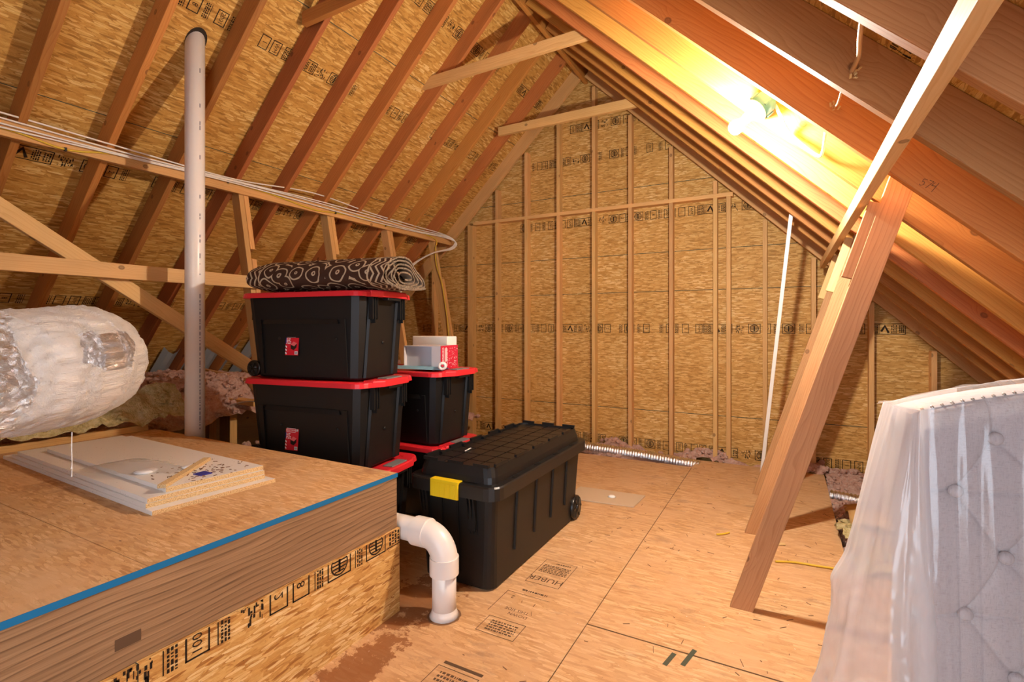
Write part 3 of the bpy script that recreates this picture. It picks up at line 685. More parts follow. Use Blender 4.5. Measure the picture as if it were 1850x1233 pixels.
for k, (y, d) in enumerate(STR):
    t = empty('strut', (-3.3, y, -1.2), 'leaning wooden strut under the left beam, '+d, 'strut', 'struts under the left beam')
    def at(z, off=0.0): return Vector((-3.672+.2*(1.0-z)+off, y+.019, z))
    mb = MB(); mb.beam(at(-1.2), at(1.085), .089, .038, (1, 0, 0)); mb.build('upright', 'stud', t, bevel=.003)
    def cl(z0, z1):
        mb = MB(); mb.beam(at(z0)+Vector((.004, .0385, 0)), at(z1)+Vector((.004, .0385, 0)), .089, .038, (1, 0, 0)); mb.build('cleat', 'brace', t, bevel=.003)
    if k == 0: cl(.575, 1.0); cl(-.2, .50)
    elif k == 1: cl(.64, .995)
    elif k == 2: cl(.70, .99)
    else: cl(-.6, .55)
def cable(name, pts, r, mat, label, cat='cable', group=None, seg=6, sub=6, parent=None):
    P = [Vector(p) for p in pts]; out = []
    for i in range(len(P)-1):
        p0 = P[max(i-1, 0)]; p1 = P[i]; p2 = P[i+1]; p3 = P[min(i+2, len(P)-1)]
        for k in range(sub):
            t = k/sub; out.append(.5*((2*p1)+(p2-p0)*t+(2*p0-5*p1+4*p2-p3)*t*t+(3*p1-p0-3*p2+p3)*t**3))
    out.append(P[-1]); mb = MB(); mb.tube(out, r, seg); o = mb.build(name, mat, parent)
    if label: tag(o, label, cat, group)
    return o
cab = ['topmost of the white cables on the left beam, rising off it midway', 'second white cable from the top along the left beam', 'third white cable from the top along the left beam', 'lowest white cable strung along the left beam']
for k in range(4):
    dz = .022*(1.5-k); pts = []
    for y in (-1.4, -.2, .9, 1.6, 2.3, 3.0, 3.7, 4.4):
        pts.append((-3.588+.004*k, y, 1.103-.019*k+.012*math.sin(y*2.1+k)+(.05 if k == 0 and 2.5 < y < 3.2 else 0)))
    pts += [(-3.575, 4.86, 1.095-.012*k), (-3.50+.008*k, 4.99, 1.03-.008*k), (-3.50+.01*k, 4.90, .93-.006*k), (-3.52+.008*k, 4.55, .82), (-3.55+.012*k, 4.2, .62), (-3.55+.012*k, 4.05, .35)]
    cable('electrical_cable', pts, .0052, 'cable_white', cab[k], 'cable', 'cables along the left beam')
pts = [(-3.593, -1.4, 1.06)]+[(-3.593, y, z) for y, z in ((.6, 1.02), (1.05, 1.035), (1.30, 1.005), (1.55, 1.05), (1.95, 1.06), (2.25, 1.06), (2.6, 1.05), (3.0, 1.012), (3.25, 1.03), (3.6, 1.05), (3.9, 1.03), (4.3, 1.055), (4.6, 1.04))]
pts += [(-3.58, 4.74, 1.0), (-3.60, 4.74, .90), (-3.58, 4.735, .72), (-3.50, 4.735, .50), (-3.46, 4.735, .3), (-3.42, 4.735, .05), (-3.40, 4.735, -.2)]
yc = cable('electrical_cable', pts, .006, 'cable_yellow', 'yellow cable stapled along the left beam and down the last strut', 'cable', 'cables along the left beam')
for y, z in ((1.30, 1.005), (2.25, 1.06), (3.25, 1.03), (3.9, 1.03)):
    sm = MB(); sm.box(-3.602, -3.584, y-.005, y+.005, z-.010, z+.010); sm.build('cable_staple', 'blackrib', yc)
cable('electrical_cable', [(-2.9, 2.2, -.52), (-3.4, 2.35, -.55), (-3.75, 2.40, -.60), (-4.1, 2.3, -.72), (-4.5, 2.0, -.80)], .005, 'cable_white', 'thin white wire sagging across the low studs behind the red lidded totes', 'cable')

# ------------------------------------------------------------------ collar ties
board('collar_tie', (-2.80, 3.50, 2.115), (-1.12, 3.50, 2.145), .089, .038, (0, 0, 1), 'stud', 'upper collar tie board crossing between the slopes nearest the camera', 'board', group='collar ties below the ridge')
board('collar_tie', (-2.66, 4.60, 2.05), (-1.19, 4.60, 2.055), .089, .038, (0, 0, 1), 'stud', 'collar tie board crossing between the slopes in front of the gable wall', 'board', group='collar ties below the ridge')
board('collar_tie', (-2.80, 2.27, 2.03), (-1.05, 2.27, 2.06), .089, .038, (0, 0, 1), 'rafter', 'collar tie board cut by the top left edge of the photo', 'board', group='collar ties below the ridge')

# ------------------------------------------------------------------ vent pipe
vp = empty('vent_pipe', (-3.15, 1.70, -1.27), 'tall white plastic vent pipe rising through the roof deck behind the platform', 'pipe')
mb = MB(); mb.lathe([(.0001, -1.2), (.053, -1.2), (.053, 1.98), (.0001, 1.98)], (-3.15, 1.765, 0), seg=28); mb.build('pipe', 'pvc', vp)
mb = MB(); rr = random.Random(8); z = -.62
ang = math.atan2(-1.765, 3.15)+.50
while z < 1.7:
    l = rr.uniform(.005, .03); a = ang; R = .0536
    pa = [(-3.15+R*math.cos(a+d), 1.765+R*math.sin(a+d)) for d in (-.045, .045)]
    if z < .15 or rr.random() < .28: mb.poly([(*pa[0], z), (*pa[1], z), (*pa[1], z+l), (*pa[0], z+l)])
    z += l+rr.uniform(.003, .012)
mb.build('lettering', 'pvc_text', vp)
mb = MB(); n = 24; x0, y0 = -3.11, 1.765
ring = [(Vector((-3.15+0.062*math.cos(2*math.pi*k/n)+.010, 1.765+.058*math.sin(2*math.pi*k/n), 0))) for k in range(n)]
pts = [Vector((p.x, p.y, under(p.x)+DV))+NL*.0015 for p in ring]; mb.poly(pts[::-1])
mb.build('pipe_hole', 'gap', ceil)

# ------------------------------------------------------------------ platform
plat = empty('platform', (-2.6, .4, -1.27), 'large raised wooden platform with a blue painted edge in the left foreground', 'platform')
PX, PZ, PY1 = -1.527, -.656, 1.735
mb = MB()
for y0, y1 in ((YB+.2, -.484), (-.482, .733), (.7355, PY1)):
    mb.hexa([(-3.54, y0, PZ-.018), (PX, y0, PZ-.018), (PX, y1, PZ-.018), (-3.54, y1, PZ-.018), (-3.54, y0, PZ), (PX, y0, PZ), (PX, y1, PZ), (-3.54, y1, PZ)], 0, (0, 0))
mb.box(-3.54, PX-.004, .7329, .7361, PZ-.01, PZ-.003, 1)
top = mb.build('top_panel', ['osb_platform', 'joint'], plat)
mb = MB(); mb.box(PX-.0005, PX+.0015, YB+.2, PY1, PZ-.0178, PZ+.0006); 
mb.build('painted_edge', 'blue', plat)
mb = MB(); mb.boxY(PX-.04, PX-.001, YB+.2, PY1-.002, -1.26, PZ-.0185, 0, (2.3, .62)); mb.build('rim_board', 'rim', plat, bevel=.003)
mb = MB(); mb.box(-3.5, PX-.042, PY1-.04, PY1-.002, -1.26, PZ-.0185); mb.build('end_board', 'rim', plat, bevel=.003)
mb = MB(); mb.box(-3.5, PX-.042, YB+.2, YB+.24, -1.26, PZ-.0185); mb.build('end_board', 'rim', plat, bevel=.003)
mb = MB()
for y0, y1 in ((YB+.2, .700), (.7035, PY1)):
    z1 = -.898 if y0 > 0 else -.900
    mb.boxY(PX, PX+.012, y0, y1, -1.27, z1, 0, (.4, 2.2))
mb.box(PX+.001, PX+.011, .7, .7035, -1.27, -.9, 1)
sp_ = mb.build('side_panel', ['osb_side', 'joint'], plat)
ms = MB(); f = Flat(); r = random.Random(21)
x = .06
for k in ('warn_tail', 'logo', 'bars', 'logo', 'bars', '8', '2', 'blot', 'bars', '2001', 'bars', 'blot'):
    if k == 'warn_tail': f.micro(.0, .02, .07, .11, 4, r); x = .09; f.rect(-.002, .01, .085, .014)
    else: x += f.tile(k, x, .115, r)+.018
f.lay(ms, (PX+.012, PY1, -.898-.078), (0, -1, 0), (0, 0, 1), (1, 0, 0), .0008, 0, .0765)
ms.build('printed_stamp', 'ink', plat)
mb = MB(); mb.boxY(PX-.0008, PX+.0002, .655, .715, -.845, -.815); mb.build('ink_patch', 'ink_faint', plat)

# ------------------------------------------------------------------ shelf boards on the platform
def shelf(corners, z0, z1, label):
    mb = MB(); c = [(p[0], p[1], z0) for p in corners]+[(p[0], p[1], z1) for p in corners]
    mb.hexa(c, 0, (RNG.uniform(0, 5), RNG.uniform(0, 5)))
    # the short cut end shows particle board
    for i, fc in enumerate(mb.f):
        ps = [Vector(mb.v[k]) for k in fc]; n = (ps[1]-ps[0]).cross(ps[2]-ps[0]).normalized()
        if n.x > .7: mb.mi[i] = 1
    o = mb.build('shelf_board', ['melamine', 'particle'], bevel=.0012, merge=True); return tag(o, label, 'board', 'white shelf boards stacked on the platform')
shelf([(-3.40, .985), (-1.925, .935), (-1.885, 1.385), (-3.37, 1.435)], -.656, -.640, 'white shelf board at the bottom of the stack on the platform')
shelf([(-3.31, .992), (-1.972, .937), (-1.925, 1.365), (-3.28, 1.42)], -.640, -.6235, 'second white shelf board from the bottom of the stack on the platform')
shelf([(-3.27, .998), (-1.974, .943), (-1.932, 1.368), (-3.24, 1.424)], -.6235, -.607, 'third white shelf board, left end showing beside the narrower top board')
shelf([(-3.128, 1.062), (-1.99, 1.012), (-1.945, 1.372), (-3.10, 1.405)], -.607, -.590, 'topmost white shelf board, littered with debris')
mb = MB(); rr = random.Random(13); vs = []; fs = []
for j in range(9):
    for i in range(15):
        u = i/14; v = j/8; x = -2.56+.40*u; y = 1.03+.13*u+.20*(v-.5)*(.5+.5*math.sin(math.pi*min(1, u+.1)))
        vs.append((x, y, -.5885+.035*math.sin(math.pi*u)*math.sin(math.pi*v)+.006*noise.noise(Vector((u*6, v*6, 2)))))
for j in range(8):
    for i in range(14): a = j*15+i; fs.append((a, a+1, a+16, a+15))
mb.mesh(vs, fs, None, 0, True); o = mb.build('plastic_bag', 'clear'); tag(o, 'clear crumpled plastic bag lying flat on the top white shelf board', 'bag')
mb = MB(); mb.lathe([(.0001, 0), (.035, .0), (.042, .006), (.03, .011), (.0001, .012)], (-2.27, 1.08, -.5895), seg=20); o = mb.build('paper_scrap', 'label_white'); tag(o, 'larger white round scrap on the clear plastic bag', 'scrap')
mb = MB(); mb.lathe([(.0001, 0), (.022, .0), (.027, .005), (.02, .009), (.0001, .01)], (-2.19, 1.20, -.5895), seg=16); o = mb.build('paper_scrap', 'label_white'); tag(o, 'smaller white round scrap beside the wood strip on the shelf board', 'scrap')
mb = MB(); mb.beam((-1.995, 1.0, -.583), (-2.235, 1.305, -.583), .03, .014, (1, .8, 0)); o = mb.build('wood_strip', 'particle', bevel=.002); tag(o, 'short strip of rough wood lying across the top white shelf board', 'wood strip')
mb = MB(); mb.box(-2.075, -2.02, 1.155, 1.20, -.5898, -.587); o = mb.build('plastic_scrap', 'label_blue'); tag(o, 'small blue plastic scrap beside the wood strip on the shelf board', 'scrap')
mb = MB(); rr = random.Random(31)
for k in range(90):
    x = rr.gauss(-2.08, .09); y = rr.gauss(1.2, .09)
    if not (-2.5 < x < -1.96 and 1.03 < y < 1.36): continue
    a = rr.uniform(0, 3.14); l = rr.uniform(.004, .016); mb.beam((x, y, -.5885), (x+l*math.cos(a), y+l*math.sin(a), -.5885), .003, .002, (math.sin(a), -math.cos(a), 0))
o = mb.build('wood_debris', 'mud'); tag(o, 'brown crumbs of wood scattered over the top white shelf board', 'debris', kind='stuff')

# ------------------------------------------------------------------ wrapped duct
dt = empty('air_duct', (-2.11, .35, -.36), 'fat insulated air duct wrapped in crumpled white and silver foil at left', 'duct')
path = [(-2.6, -1.2, -.185), (-2.6, -.6, -.185), (-2.6, -.1, -.185), (-2.6, .25, -.185), (-2.6, .5, -.185), (-2.605, .68, -.18), (-2.62, .82, -.175), (-2.66, .94, -.17), (-2.73, 1.03, -.165), (-2.83, 1.085, -.16), (-2.95, 1.105, -.16), (-3.1, 1.11, -.17), (-3.25, 1.11, -.18)]
KD = .812
path = [tuple(c*KD for c in p) for p in path]
P = [Vector(p) for p in path]; out = []
for i in range(len(P)-1):
    for k in range(16): out.append(P[i].lerp(P[i+1], k/16))
out.append(P[-1])
def duct_r(t, a, L):
    L /= KD; q = Vector((L*7, math.cos(a)*1.6, math.sin(a)*1.6)); r_ = .246+.012*noise.noise(q)+.007*noise.noise(q*3.1)+.0045*noise.noise(q*8.3)+.0022*noise.noise(q*19)
    if abs(L-2.22) < .03: r_ += .006
    return r_*KD
mb = MB(); mb.tube(out, .246*KD, 120, 0, True, duct_r); mb.build('foil_wrap', 'duct', dt)
o = cable('hanging_string', [(-1.985, .735, -.335), (-1.987, .735, -.385), (-1.985, .735, -.43), (-1.987, .735, -.475)], .0013, 'white', 'thin white thread with crumbs hanging from the silver duct', 'string')
for z, r_ in ((-.375, .0025), (-.405, .003), (-.42, .0025), (-.45, .004), (-.475, .003)): mb = MB(); mb.lathe([(.0001, -r_), (r_, 0), (.0001, r_)], (-1.987, .735, z), seg=8); mb.build('crumb', 'white', o)

# ------------------------------------------------------------------ drain pipe
dp = empty('drain_pipe', (-1.318, 1.80, -1.27), 'white plastic drain pipe bending from the platform down into the floor', 'pipe')
DX, DY, R = -1.318, 1.80, .053
mb = MB(); mb.tube([(DX-.125, DY, -.925), (DX-.35, DY, -.925)], R, 28); mb.build('horizontal_pipe', 'pvc', dp)
el = []; rc = .10
for k in range(13):
    a = math.pi/2*k/12; el.append((DX-rc+rc*math.sin(a), DY, -.925-rc+rc*math.cos(a)))
mb = MB(); mb.tube(el, R+.006, 28)
mb.tube([(DX-.085, DY, -.925), (DX-.155, DY, -.925)], R+.011, 28); mb.tube([(DX, DY, -1.01), (DX, DY, -1.085)], R+.011, 28); mb.build('elbow', 'pvc', dp)
mb = MB(); mb.lathe([(.0001, -1.27), (R, -1.27), (R, -1.05), (.0001, -1.05)], (DX, DY, 0), seg=28); mb.build('vertical_pipe', 'pvc', dp)
mb = MB(); mb.lathe([(R, -1.235), (R+.003, -1.25), (R+.012, -1.268), (R+.004, -1.2695)], (DX, DY, 0), seg=28); mb.build('base_flare', 'pvc', dp)
mb = MB(); rr = random.Random(2); n = 26
mb.poly([(DX+(R+.018+.006*rr.random())*math.cos(2*math.pi*k/n), DY+(R+.018+.006*rr.random())*math.sin(2*math.pi*k/n), -1.2688) for k in range(n)]); mb.build('cut_hole', 'mud', dp)

# ------------------------------------------------------------------ red lidded totes
def rrect(x0, x1, y0, y1, c, z, k=2):
    """chamfered / rounded rectangle loop, ccw"""
    out = []
    for cx, cy, a0 in ((x1-c, y0+c, -math.pi/2), (x1-c, y1-c, 0), (x0+c, y1-c, math.pi/2), (x0+c, y0+c, math.pi)):
        for i in range(k):
            a = a0+math.pi/2*i/(k-1); out.append((cx+c*math.cos(a), cy+c*math.sin(a), z))
    return out
def red_tote_meshes():
    """local frame: x 0..L long, y 0..W deep, z 0..H"""
    L, W_, H = .86, .53, .489; parts = []
    b = MB(); loops = []
    for z, ins in ((0.0, .075), (.01, .066), (.30, .045), (.445, .034), (.455, .034)):
        loops.append(rrect(ins, L-ins, ins, W_-ins, .055, z, 3))
    b.loft(loops)
    ins = lambda z: .066-.036*z/.45
    # raised frame round the recessed long side panel
    for y0, sg in ((0, -1), (W_, 1)):
        def yy(z, out=.0): return (ins(z)-out if sg < 0 else W_-ins(z)+out)
        for (xa, za, xb, zb) in ((.16, .318, L-.17, .318), ):
            b.hexa([(xa, yy(za-.012, 0), za-.012), (xb, yy(za-.012, 0), za-.012), (xb, yy(za-.012, .012), za-.012), (xa, yy(za-.012, .012), za-.012),
                    (xa+.012, yy(za+.012, 0), za+.012), (xb-.012, yy(za+.012, 0), za+.012), (xb-.012, yy(za+.012, .002), za+.012), (xa+.012, yy(za+.012, .002), za+.012)])
        for xa, xb in ((.125, .15), (L-.155, L-.13)):
            b.hexa([(xa, yy(.02), .02), (xb, yy(.02), .02), (xb, yy(.02, .009), .02), (xa, yy(.02, .009), .02), (xa, yy(.33), .33), (xb, yy(.33), .33), (xb, yy(.33, .009), .33), (xa, yy(.33, .009), .33)])
    # end panels: two vertical columns
    for x0, sg in ((0, -1), (L, 1)):
        def xx(z, out=0.0): return (ins(z)-out if sg < 0 else L-ins(z)+out)
        for ya, yb in ((.105, .165), (W_-.165, W_-.105)):
            b.hexa([(xx(.01), ya, .01), (xx(.01), yb, .01), (xx(.01, .012), yb-.008, .01), (xx(.01, .012), ya+.008, .01), (xx(.43), ya, .43), (xx(.43), yb, .43), (xx(.43, .012), yb-.008, .43), (xx(.43, .012), ya+.008, .43)])
    parts.append(('body', b, 'black', 0, None))
    for s_ in (.13, W_-.13):                 # grip ribs under the lid on both ends
        for sg in (-1, 1):
            h = MB(); xb = (ins(.4)-.002 if sg < 0 else L-ins(.4)+.002)
            for d in (-.022, .0, .022):
                xa = xb+sg*.028; h.box(min(xa, xb), max(xa, xb), s_+d-.0035, s_+d+.0035, .31+.02*abs(d)/.022, .452)
            h.box(min(xb, xb+sg*.022), max(xb, xb+sg*.022), s_-.022, s_+.022, .335, .452)
            parts.append(('grip', h, 'blackrib', 0, None))
    for x, z in ((L-.20, .225), (.27, .225)):
        d = MB(); d.lathe([(.009, .0), (.007, -.003), (.0001, -.004)], (x, ins(z)-.001, z), (0, 1, 0), 12); parts.append(('mould_mark', d, 'blackrib', 0, None))
    d = MB(); d.lathe([(.010, .0), (.008, .003), (.0001, .004)], (L-ins(.2)+.001, W_/2, .2), (1, 0, 0), 12)
    parts.append(('mould_mark', d, 'blackrib', 0, None))
    # lid
    def outline(z, o):
        pts = rrect(-.0+o, L-o, 0+o, W_-o, .075, z, 6)
        return pts
    l = MB(); l.loft([outline(.455, .004), outline(.452, .0), outline(.478, .004), outline(.483, .010), outline(.483, .055), outline(.474, .062)], True, True)
    for sg in (-1, 1):                       # handle bulge on both ends
        xb = 0 if sg < 0 else L
        def bl(z, o):
            q = [(xb-sg*.06, .085), (xb+sg*(.0-o*.2), .085+o), (xb+sg*(.036-o), .15+o*.4), (xb+sg*(.036-o), W_-.15-o*.4), (xb+sg*(.0-o*.2), W_-.085-o), (xb-sg*.06, W_-.085)]
            q = [(x, y, z) for x, y in q]; return q if sg > 0 else q[::-1]
        l.loft([bl(.452, .0), bl(.483, .002), bl(.489, .010)], True, True)
    parts.append(('lid', l, 'red', .003, None))
    for sg in (-1, 1):
        xb = 0 if sg < 0 else L
        q = MB(); x0, x1 = sorted((xb+sg*.018, xb-sg*.045)); q.box(x0, x1, .19, W_-.19, .487, .495); parts.append(('latch_insert', q, 'gray', .003, 'lid'))
        q = MB(); x0, x1 = sorted((xb+sg*.030, xb-sg*.01)); q.box(x0, x1, .20, W_-.20, .436, .4515); parts.append(('lid_grip', q, 'blackrib', .004, 'lid'))
    # wheels
    for y, sg in ((.052, -1), (W_-.052, 1)):
        q = MB(); q.lathe([(.0001, 0), (.018, .0), (.02, .006), (.036, .006), (.046, .003), (.048, .012), (.046, .026), (.0001, .026)], (.075, y+sg*.008, .048), (0, sg*-1.0, 0), 24)
        for k in range(5):
            a = 2*math.pi*k/5; q.beam((.075, y+sg*.010, .048), (.075+.038*math.cos(a), y+sg*.010, .048+.038*math.sin(a)), .009, .006, (-math.sin(a), 0, math.cos(a)))
        parts.append(('wheel', q, 'wheel', 0, None))
    return parts, (L, W_, H)
def label_mesh():
    """sticker in the x/z plane, facing -y, lower left corner at 0"""
    w_, h_ = .092, .128; ms = []
    def sheet(q, eps, mat): 
        m = MB(); q.lay(m, (0, 0, 0), (1, 0, 0), (0, 0, 1), (0, -1, 0), eps); ms.append((m, mat))
    a = Flat(); a.rect(0, 0, w_, h_); sheet(a, .001, 'label_red')
    a = Flat(); a.frame(.006, .100, .070, .122, .002); a.text('CRAFTSMAN', .0125, (.038, .1105)); a.rect(.075, .106, .088, .118)
    a.micro(.006, .062, .038, .096, 4, random.Random(1), False); a.rect(.066, .004, .088, .022)
    for k in range(3): a.q([(.0, .010+.018*k), (.010, .004+.018*k), (.010, .013+.018*k), (.0, .019+.018*k)])
    sheet(a, .0016, 'label_white')
    a = Flat(); a.rect(0, .066, .005, .098); a.rect(.042, .034, .0421, .0341); sheet(a, .0018, 'label_blue')
    a = Flat(); a.q([(.038, .036), (.060, .028), (.062, .050), (.036, .058)]); a.q([(.060, .028), (.078, .044), (.080, .066), (.062, .050)])
    for k in range(6): a.rect(.069+.003*k, .007, .0705+.003*k, .019)
    a.micro(.076, .107, .087, .117, 2, random.Random(2), False); sheet(a, .0019, 'ink')
    a = Flat(); a.q([(.036, .059), (.062, .051), (.081, .067), (.056, .077)]); sheet(a, .0021, 'label_light')
    return ms
PROTO, DIM = red_tote_meshes()
first = {}
def red_tote(x, y, z, rz, label, sticker=None):
    t = empty('storage_tote', (x, y, z), label, 'tote', 'black totes with red lids', rz=rz); made = {}
    for i, (nm, mb, mat, bev, par) in enumerate(PROTO):
        if i not in first:
            o = mb.build(nm, mat, None, True, bevel=bev, merge=True); first[i] = o
        else: o = first[i].copy(); C.collection.objects.link(o)
        o.parent = made.get(par, t) if par else t; made.setdefault(nm, o)
    if sticker:
        base = None
        for mb, mat in label_mesh():
            mb.xf(Matrix.Translation((sticker[0], .044+.0, sticker[1])) @ Matrix.Rotation(-.075, 4, 'X'))
            o = mb.build('label_sticker' if base is None else 'label_print', mat, t if base is None else base, True)
            if base is None: base = o; o['label'] = 'red and white product label'
    return t
A8 = math.radians(8); H_ = .489
# stack against the platform
SX, SY = -2.775, 1.80
red_tote(SX+.02, SY+.02, -1.27, A8, 'bottom red lidded black tote of the left stack, mostly hidden behind the platform')
red_tote(SX, SY, -1.27+H_, A8, 'middle red lidded black tote of the left stack, with a red label', (.30, .085))
red_tote(SX-.012, SY-.005, -1.27+2*H_, A8+.01, 'top red lidded black tote of the left stack, under the rolled rug', (.315, .13))
red_tote(-2.80, 2.585, -1.27, .0, 'lower red lidded tote of the rear stack, behind the large black tote')
red_tote(-2.80, 2.58, -1.27+H_, .0, 'upper red lidded tote of the rear stack, with boxes on its lid')

# ------------------------------------------------------------------ rolled rug on the stack
rg = empty('rolled_rug', (-2.45, 2.1, .2), 'rolled brown rug with cream scroll pattern lying on the top red lid', 'rug', rz=0)
turns = 5.2; N = 260; prof = []
for k in range(N+1):
    t = k/N; a = -math.pi*.5+2*math.pi*turns*(t); q = t**.8
    ry = .035+.205*q; rz_ = .012+.105*q
    wob = 1+.05*math.sin(a*2.0+1.3)*(1-q)+.03*math.sin(a*3.1)
    yy = ry*math.cos(a)*wob; zz = rz_*math.sin(a)*wob
    if zz < 0: zz *= 1-.42*q
    yy += .012*(1-q)*math.sin(a*.5); zz = (zz+.07)*(1-.50*max(0, yy/.24)**1.3)-.07
    prof.append(Vector((0, yy, zz)))
mb = MB(); Lr = .90; NX = 16; th_ = .0046; s_acc = 0; uvv = [0]
for k in range(N): s_acc += (prof[k+1]-prof[k]).length; uvv.append(s_acc)
def nrm2(k):
    d = prof[min(k+1, N)]-prof[max(k-1, 0)]; n = Vector((0, d.z, -d.y)); return n.normalized() if n.length > 0 else Vector((0, 0, 1))
A = [p+nrm2(k)*th_ for k, p in enumerate(prof)]; B = [p-nrm2(k)*th_ for k, p in enumerate(prof)]
def P3(p, i):
    x = -Lr/2+Lr*i/NX; e = abs(2*i/NX-1)
    return (x+.006*math.sin(p.y*40), p.y*(1-.03*e*e), p.z*(1-.10*(1 if i == 0 else 0))-.0)
for k in range(N):
    for i in range(NX):
        x0, x1 = -Lr/2+Lr*i/NX, -Lr/2+Lr*(i+1)/NX
        mb.poly([P3(A[k], i), P3(A[k], i+1), P3(A[k+1], i+1), P3(A[k+1], i)], [(x0, uvv[k]), (x1, uvv[k]), (x1, uvv[k+1]), (x0, uvv[k+1])], 0, True)
        if k > N-45 or i in (0, NX-1): mb.poly([P3(B[k+1], i), P3(B[k+1], i+1), P3(B[k], i+1), P3(B[k], i)], None, 1, True)
    for i, fl_ in ((0, False), (NX, True)):
        q = [P3(A[k], i), P3(A[k+1], i), P3(B[k+1], i), P3(B[k], i)]; mb.poly(q if fl_ else q[::-1], None, 2)
mz = min(v[2] for v in mb.v)
mb.xf(Matrix.Translation((-2.285, 2.085, .200-mz)) @ Matrix.Rotation(A8+.03, 4, 'Z'))
mb.build('pile', ['rug', 'rug_back', 'rug_edge'], rg)

# ------------------------------------------------------------------ things on the rear stack
ZL = -1.27+2*H_+.004
bx = empty('gift_box', (-2.1, 2.85, ZL), 'small red speckled card box with a grey side on the rear tote lid', 'box')
RZ = Matrix.Translation((-2.13, 2.82, ZL)) @ Matrix.Rotation(math.radians(6), 4, 'Z')
mb = MB(); mb.box(-.19, .10, -.115, .115, 0, .004, 0); mb.box(-.19, .10, .111, .115, 0, .155); mb.box(-.19, -.186, -.115, .115, 0, .155); mb.box(-.19, .10, -.115, .115, .151, .155)
mb.box(-.186, .10, -.085, -.082, .004, .151); mb.box(.03, .10, -.115, -.112, .004, .151)
mb.xf(RZ); mb.build('carton', 'card', bx)
mb = MB(); mb.box(.1002, .104, -.115, .115, 0, .157); mb.xf(RZ); mb.build('end_panel', 'giftred', bx)
f = Flat(); rr = random.Random(6)
for k in range(60):
    x = rr.uniform(.10, .222); y = rr.uniform(.01, .145); q = rr.uniform(.0012, .0032); f.rect(x-q, y-q, x+q, y+q)
f.micro(.012, .03, .032, .145, 2, rr)
f.rect(.045, .02, .052, .14); f.rect(.058, .05, .068, .145); f.micro(.072, .02, .085, .14, 2, rr)
ms = MB(); f.lay(ms, (.104, -.112, 0), (0, 1, 0), (0, 0, 1), (1, 0, 0), .0008); ms.xf(RZ); ms.build('printed_pattern', 'label_white', bx)
mb = MB(); mb.box(-2.46, -2.14, 2.96, 3.08, ZL, ZL+.215); o = mb.build('foam_block', 'foam', bevel=.006); tag(o, 'white foam packing block standing behind the red speckled box', 'foam block')
mb = MB(); rr = random.Random(5); vs = []; fs = []
for j in range(11):
    for i in range(21):
        u = i/20; v = j/10; x = -2.46+.50*u; y = 2.60+.08*v+.06*u; vs.append((x, y, ZL+.002+.030*math.sin(math.pi*v)*(.55+.45*abs(noise.noise(Vector((u*9, v*3, 1)))))))
for j in range(10):
    for i in range(20): a = j*21+i; fs.append((a, a+1, a+22, a+21))
mb.mesh(vs, fs, None, 0, True); o = mb.build('folded_film', 'blue_bag'); tag(o, 'pale blue folded plastic film lying in front of the grey box', 'plastic film')
mb = MB(); mb.lathe([(.012, 0), (.026, 0), (.028, .01), (.026, .045), (.012, .045), (.012, 0)], (-1.985, 2.70, ZL+.028), (.45, -.9, 0), 20); o = mb.build('tape_roll', 'white'); tag(o, 'small white roll lying by the red box on the rear tote lid', 'tape roll')

# ------------------------------------------------------------------ large black wheeled tote
bt = empty('wheeled_tote', (-1.43, 2.6, -1.27), 'large black wheeled tote with a yellow latch standing on the floor', 'tote')
x0, x1, y0, y1 = -1.695, -1.165, 1.99, 3.21
def lp(z, ins, c): return rrect(x0+ins, x1-ins, y0+ins, y1-ins, c, z, 5)
mb = MB(); mb.loft([lp(-1.268, .075, .05), lp(-1.26, .062, .05), lp(-1.0, .050, .045), lp(-.815, .038, .045)], True, True, 0, False)
body = mb.build('body', 'black', bt)
for xx, sg in ((x1, 1), (x0, -1)):           # ribs on the long sides
    for yy in (2.27, 2.50, 2.72, 2.93):
        m = MB(); za, zb = -1.14+.03*(yy-2.2), -.83
        def xs(z, o): return xx-sg*(.062-.024*(z+1.26)/.445-o)
        m.hexa([(xs(za, 0), yy-.012, za), (xs(za, 0), yy+.012, za), (xs(za, .009), yy+.006, za), (xs(za, .009), yy-.006, za), (xs(zb, 0), yy-.012, zb), (xs(zb, 0), yy+.012, zb), (xs(zb, .009), yy+.006, zb), (xs(zb, .009), yy-.006, zb)])
        m.build('side_rib', 'blackrib', bt)
for xx in (-1.60, -1.32):                    # grip brackets on the near end
    m = MB()
    for d in (-.02, 0, .02): m.hexa([(xx+d-.004, 2.035, -1.0+.02*abs(d)), (xx+d+.004, 2.035, -1.0), (xx+d+.004, 2.045, -1.0), (xx+d-.004, 2.045, -1.0), (xx+d-.004, 2.0, -.82), (xx+d+.004, 2.0, -.82), (xx+d+.004, 2.045, -.82), (xx+d-.004, 2.045, -.82)])
    m.box(xx-.02, xx+.02, 2.022, 2.045, -.98, -.82); m.build('grip', 'blackrib', bt)
m = MB()
for xx in (-1.50, -1.405): m.hexa([(xx-.004, 2.039, -1.2), (xx+.004, 2.039, -1.2), (xx+.004, 2.06, -1.2), (xx-.004, 2.06, -1.2), (xx-.004, 2.021, -.82), (xx+.004, 2.021, -.82), (xx+.004, 2.05, -.82), (xx-.004, 2.05, -.82)])
m.build('end_rib', 'blackrib', bt)
mb = MB(); mb.loft([lp(-.812, .012, .06), lp(-.815, .0, .07), lp(-.757, .0, .07), lp(-.750, .006, .068), lp(-.750, .040, .05), lp(-.72, .044, .05), lp(-.675, .058, .05), lp(-.675, .066, .045), lp(-.690, .068, .045)], True, True)
m = mb; nx, ny = 4, 10; xa, xb, ya, yb = x0+.072, x1-.072, y0+.072, y1-.072
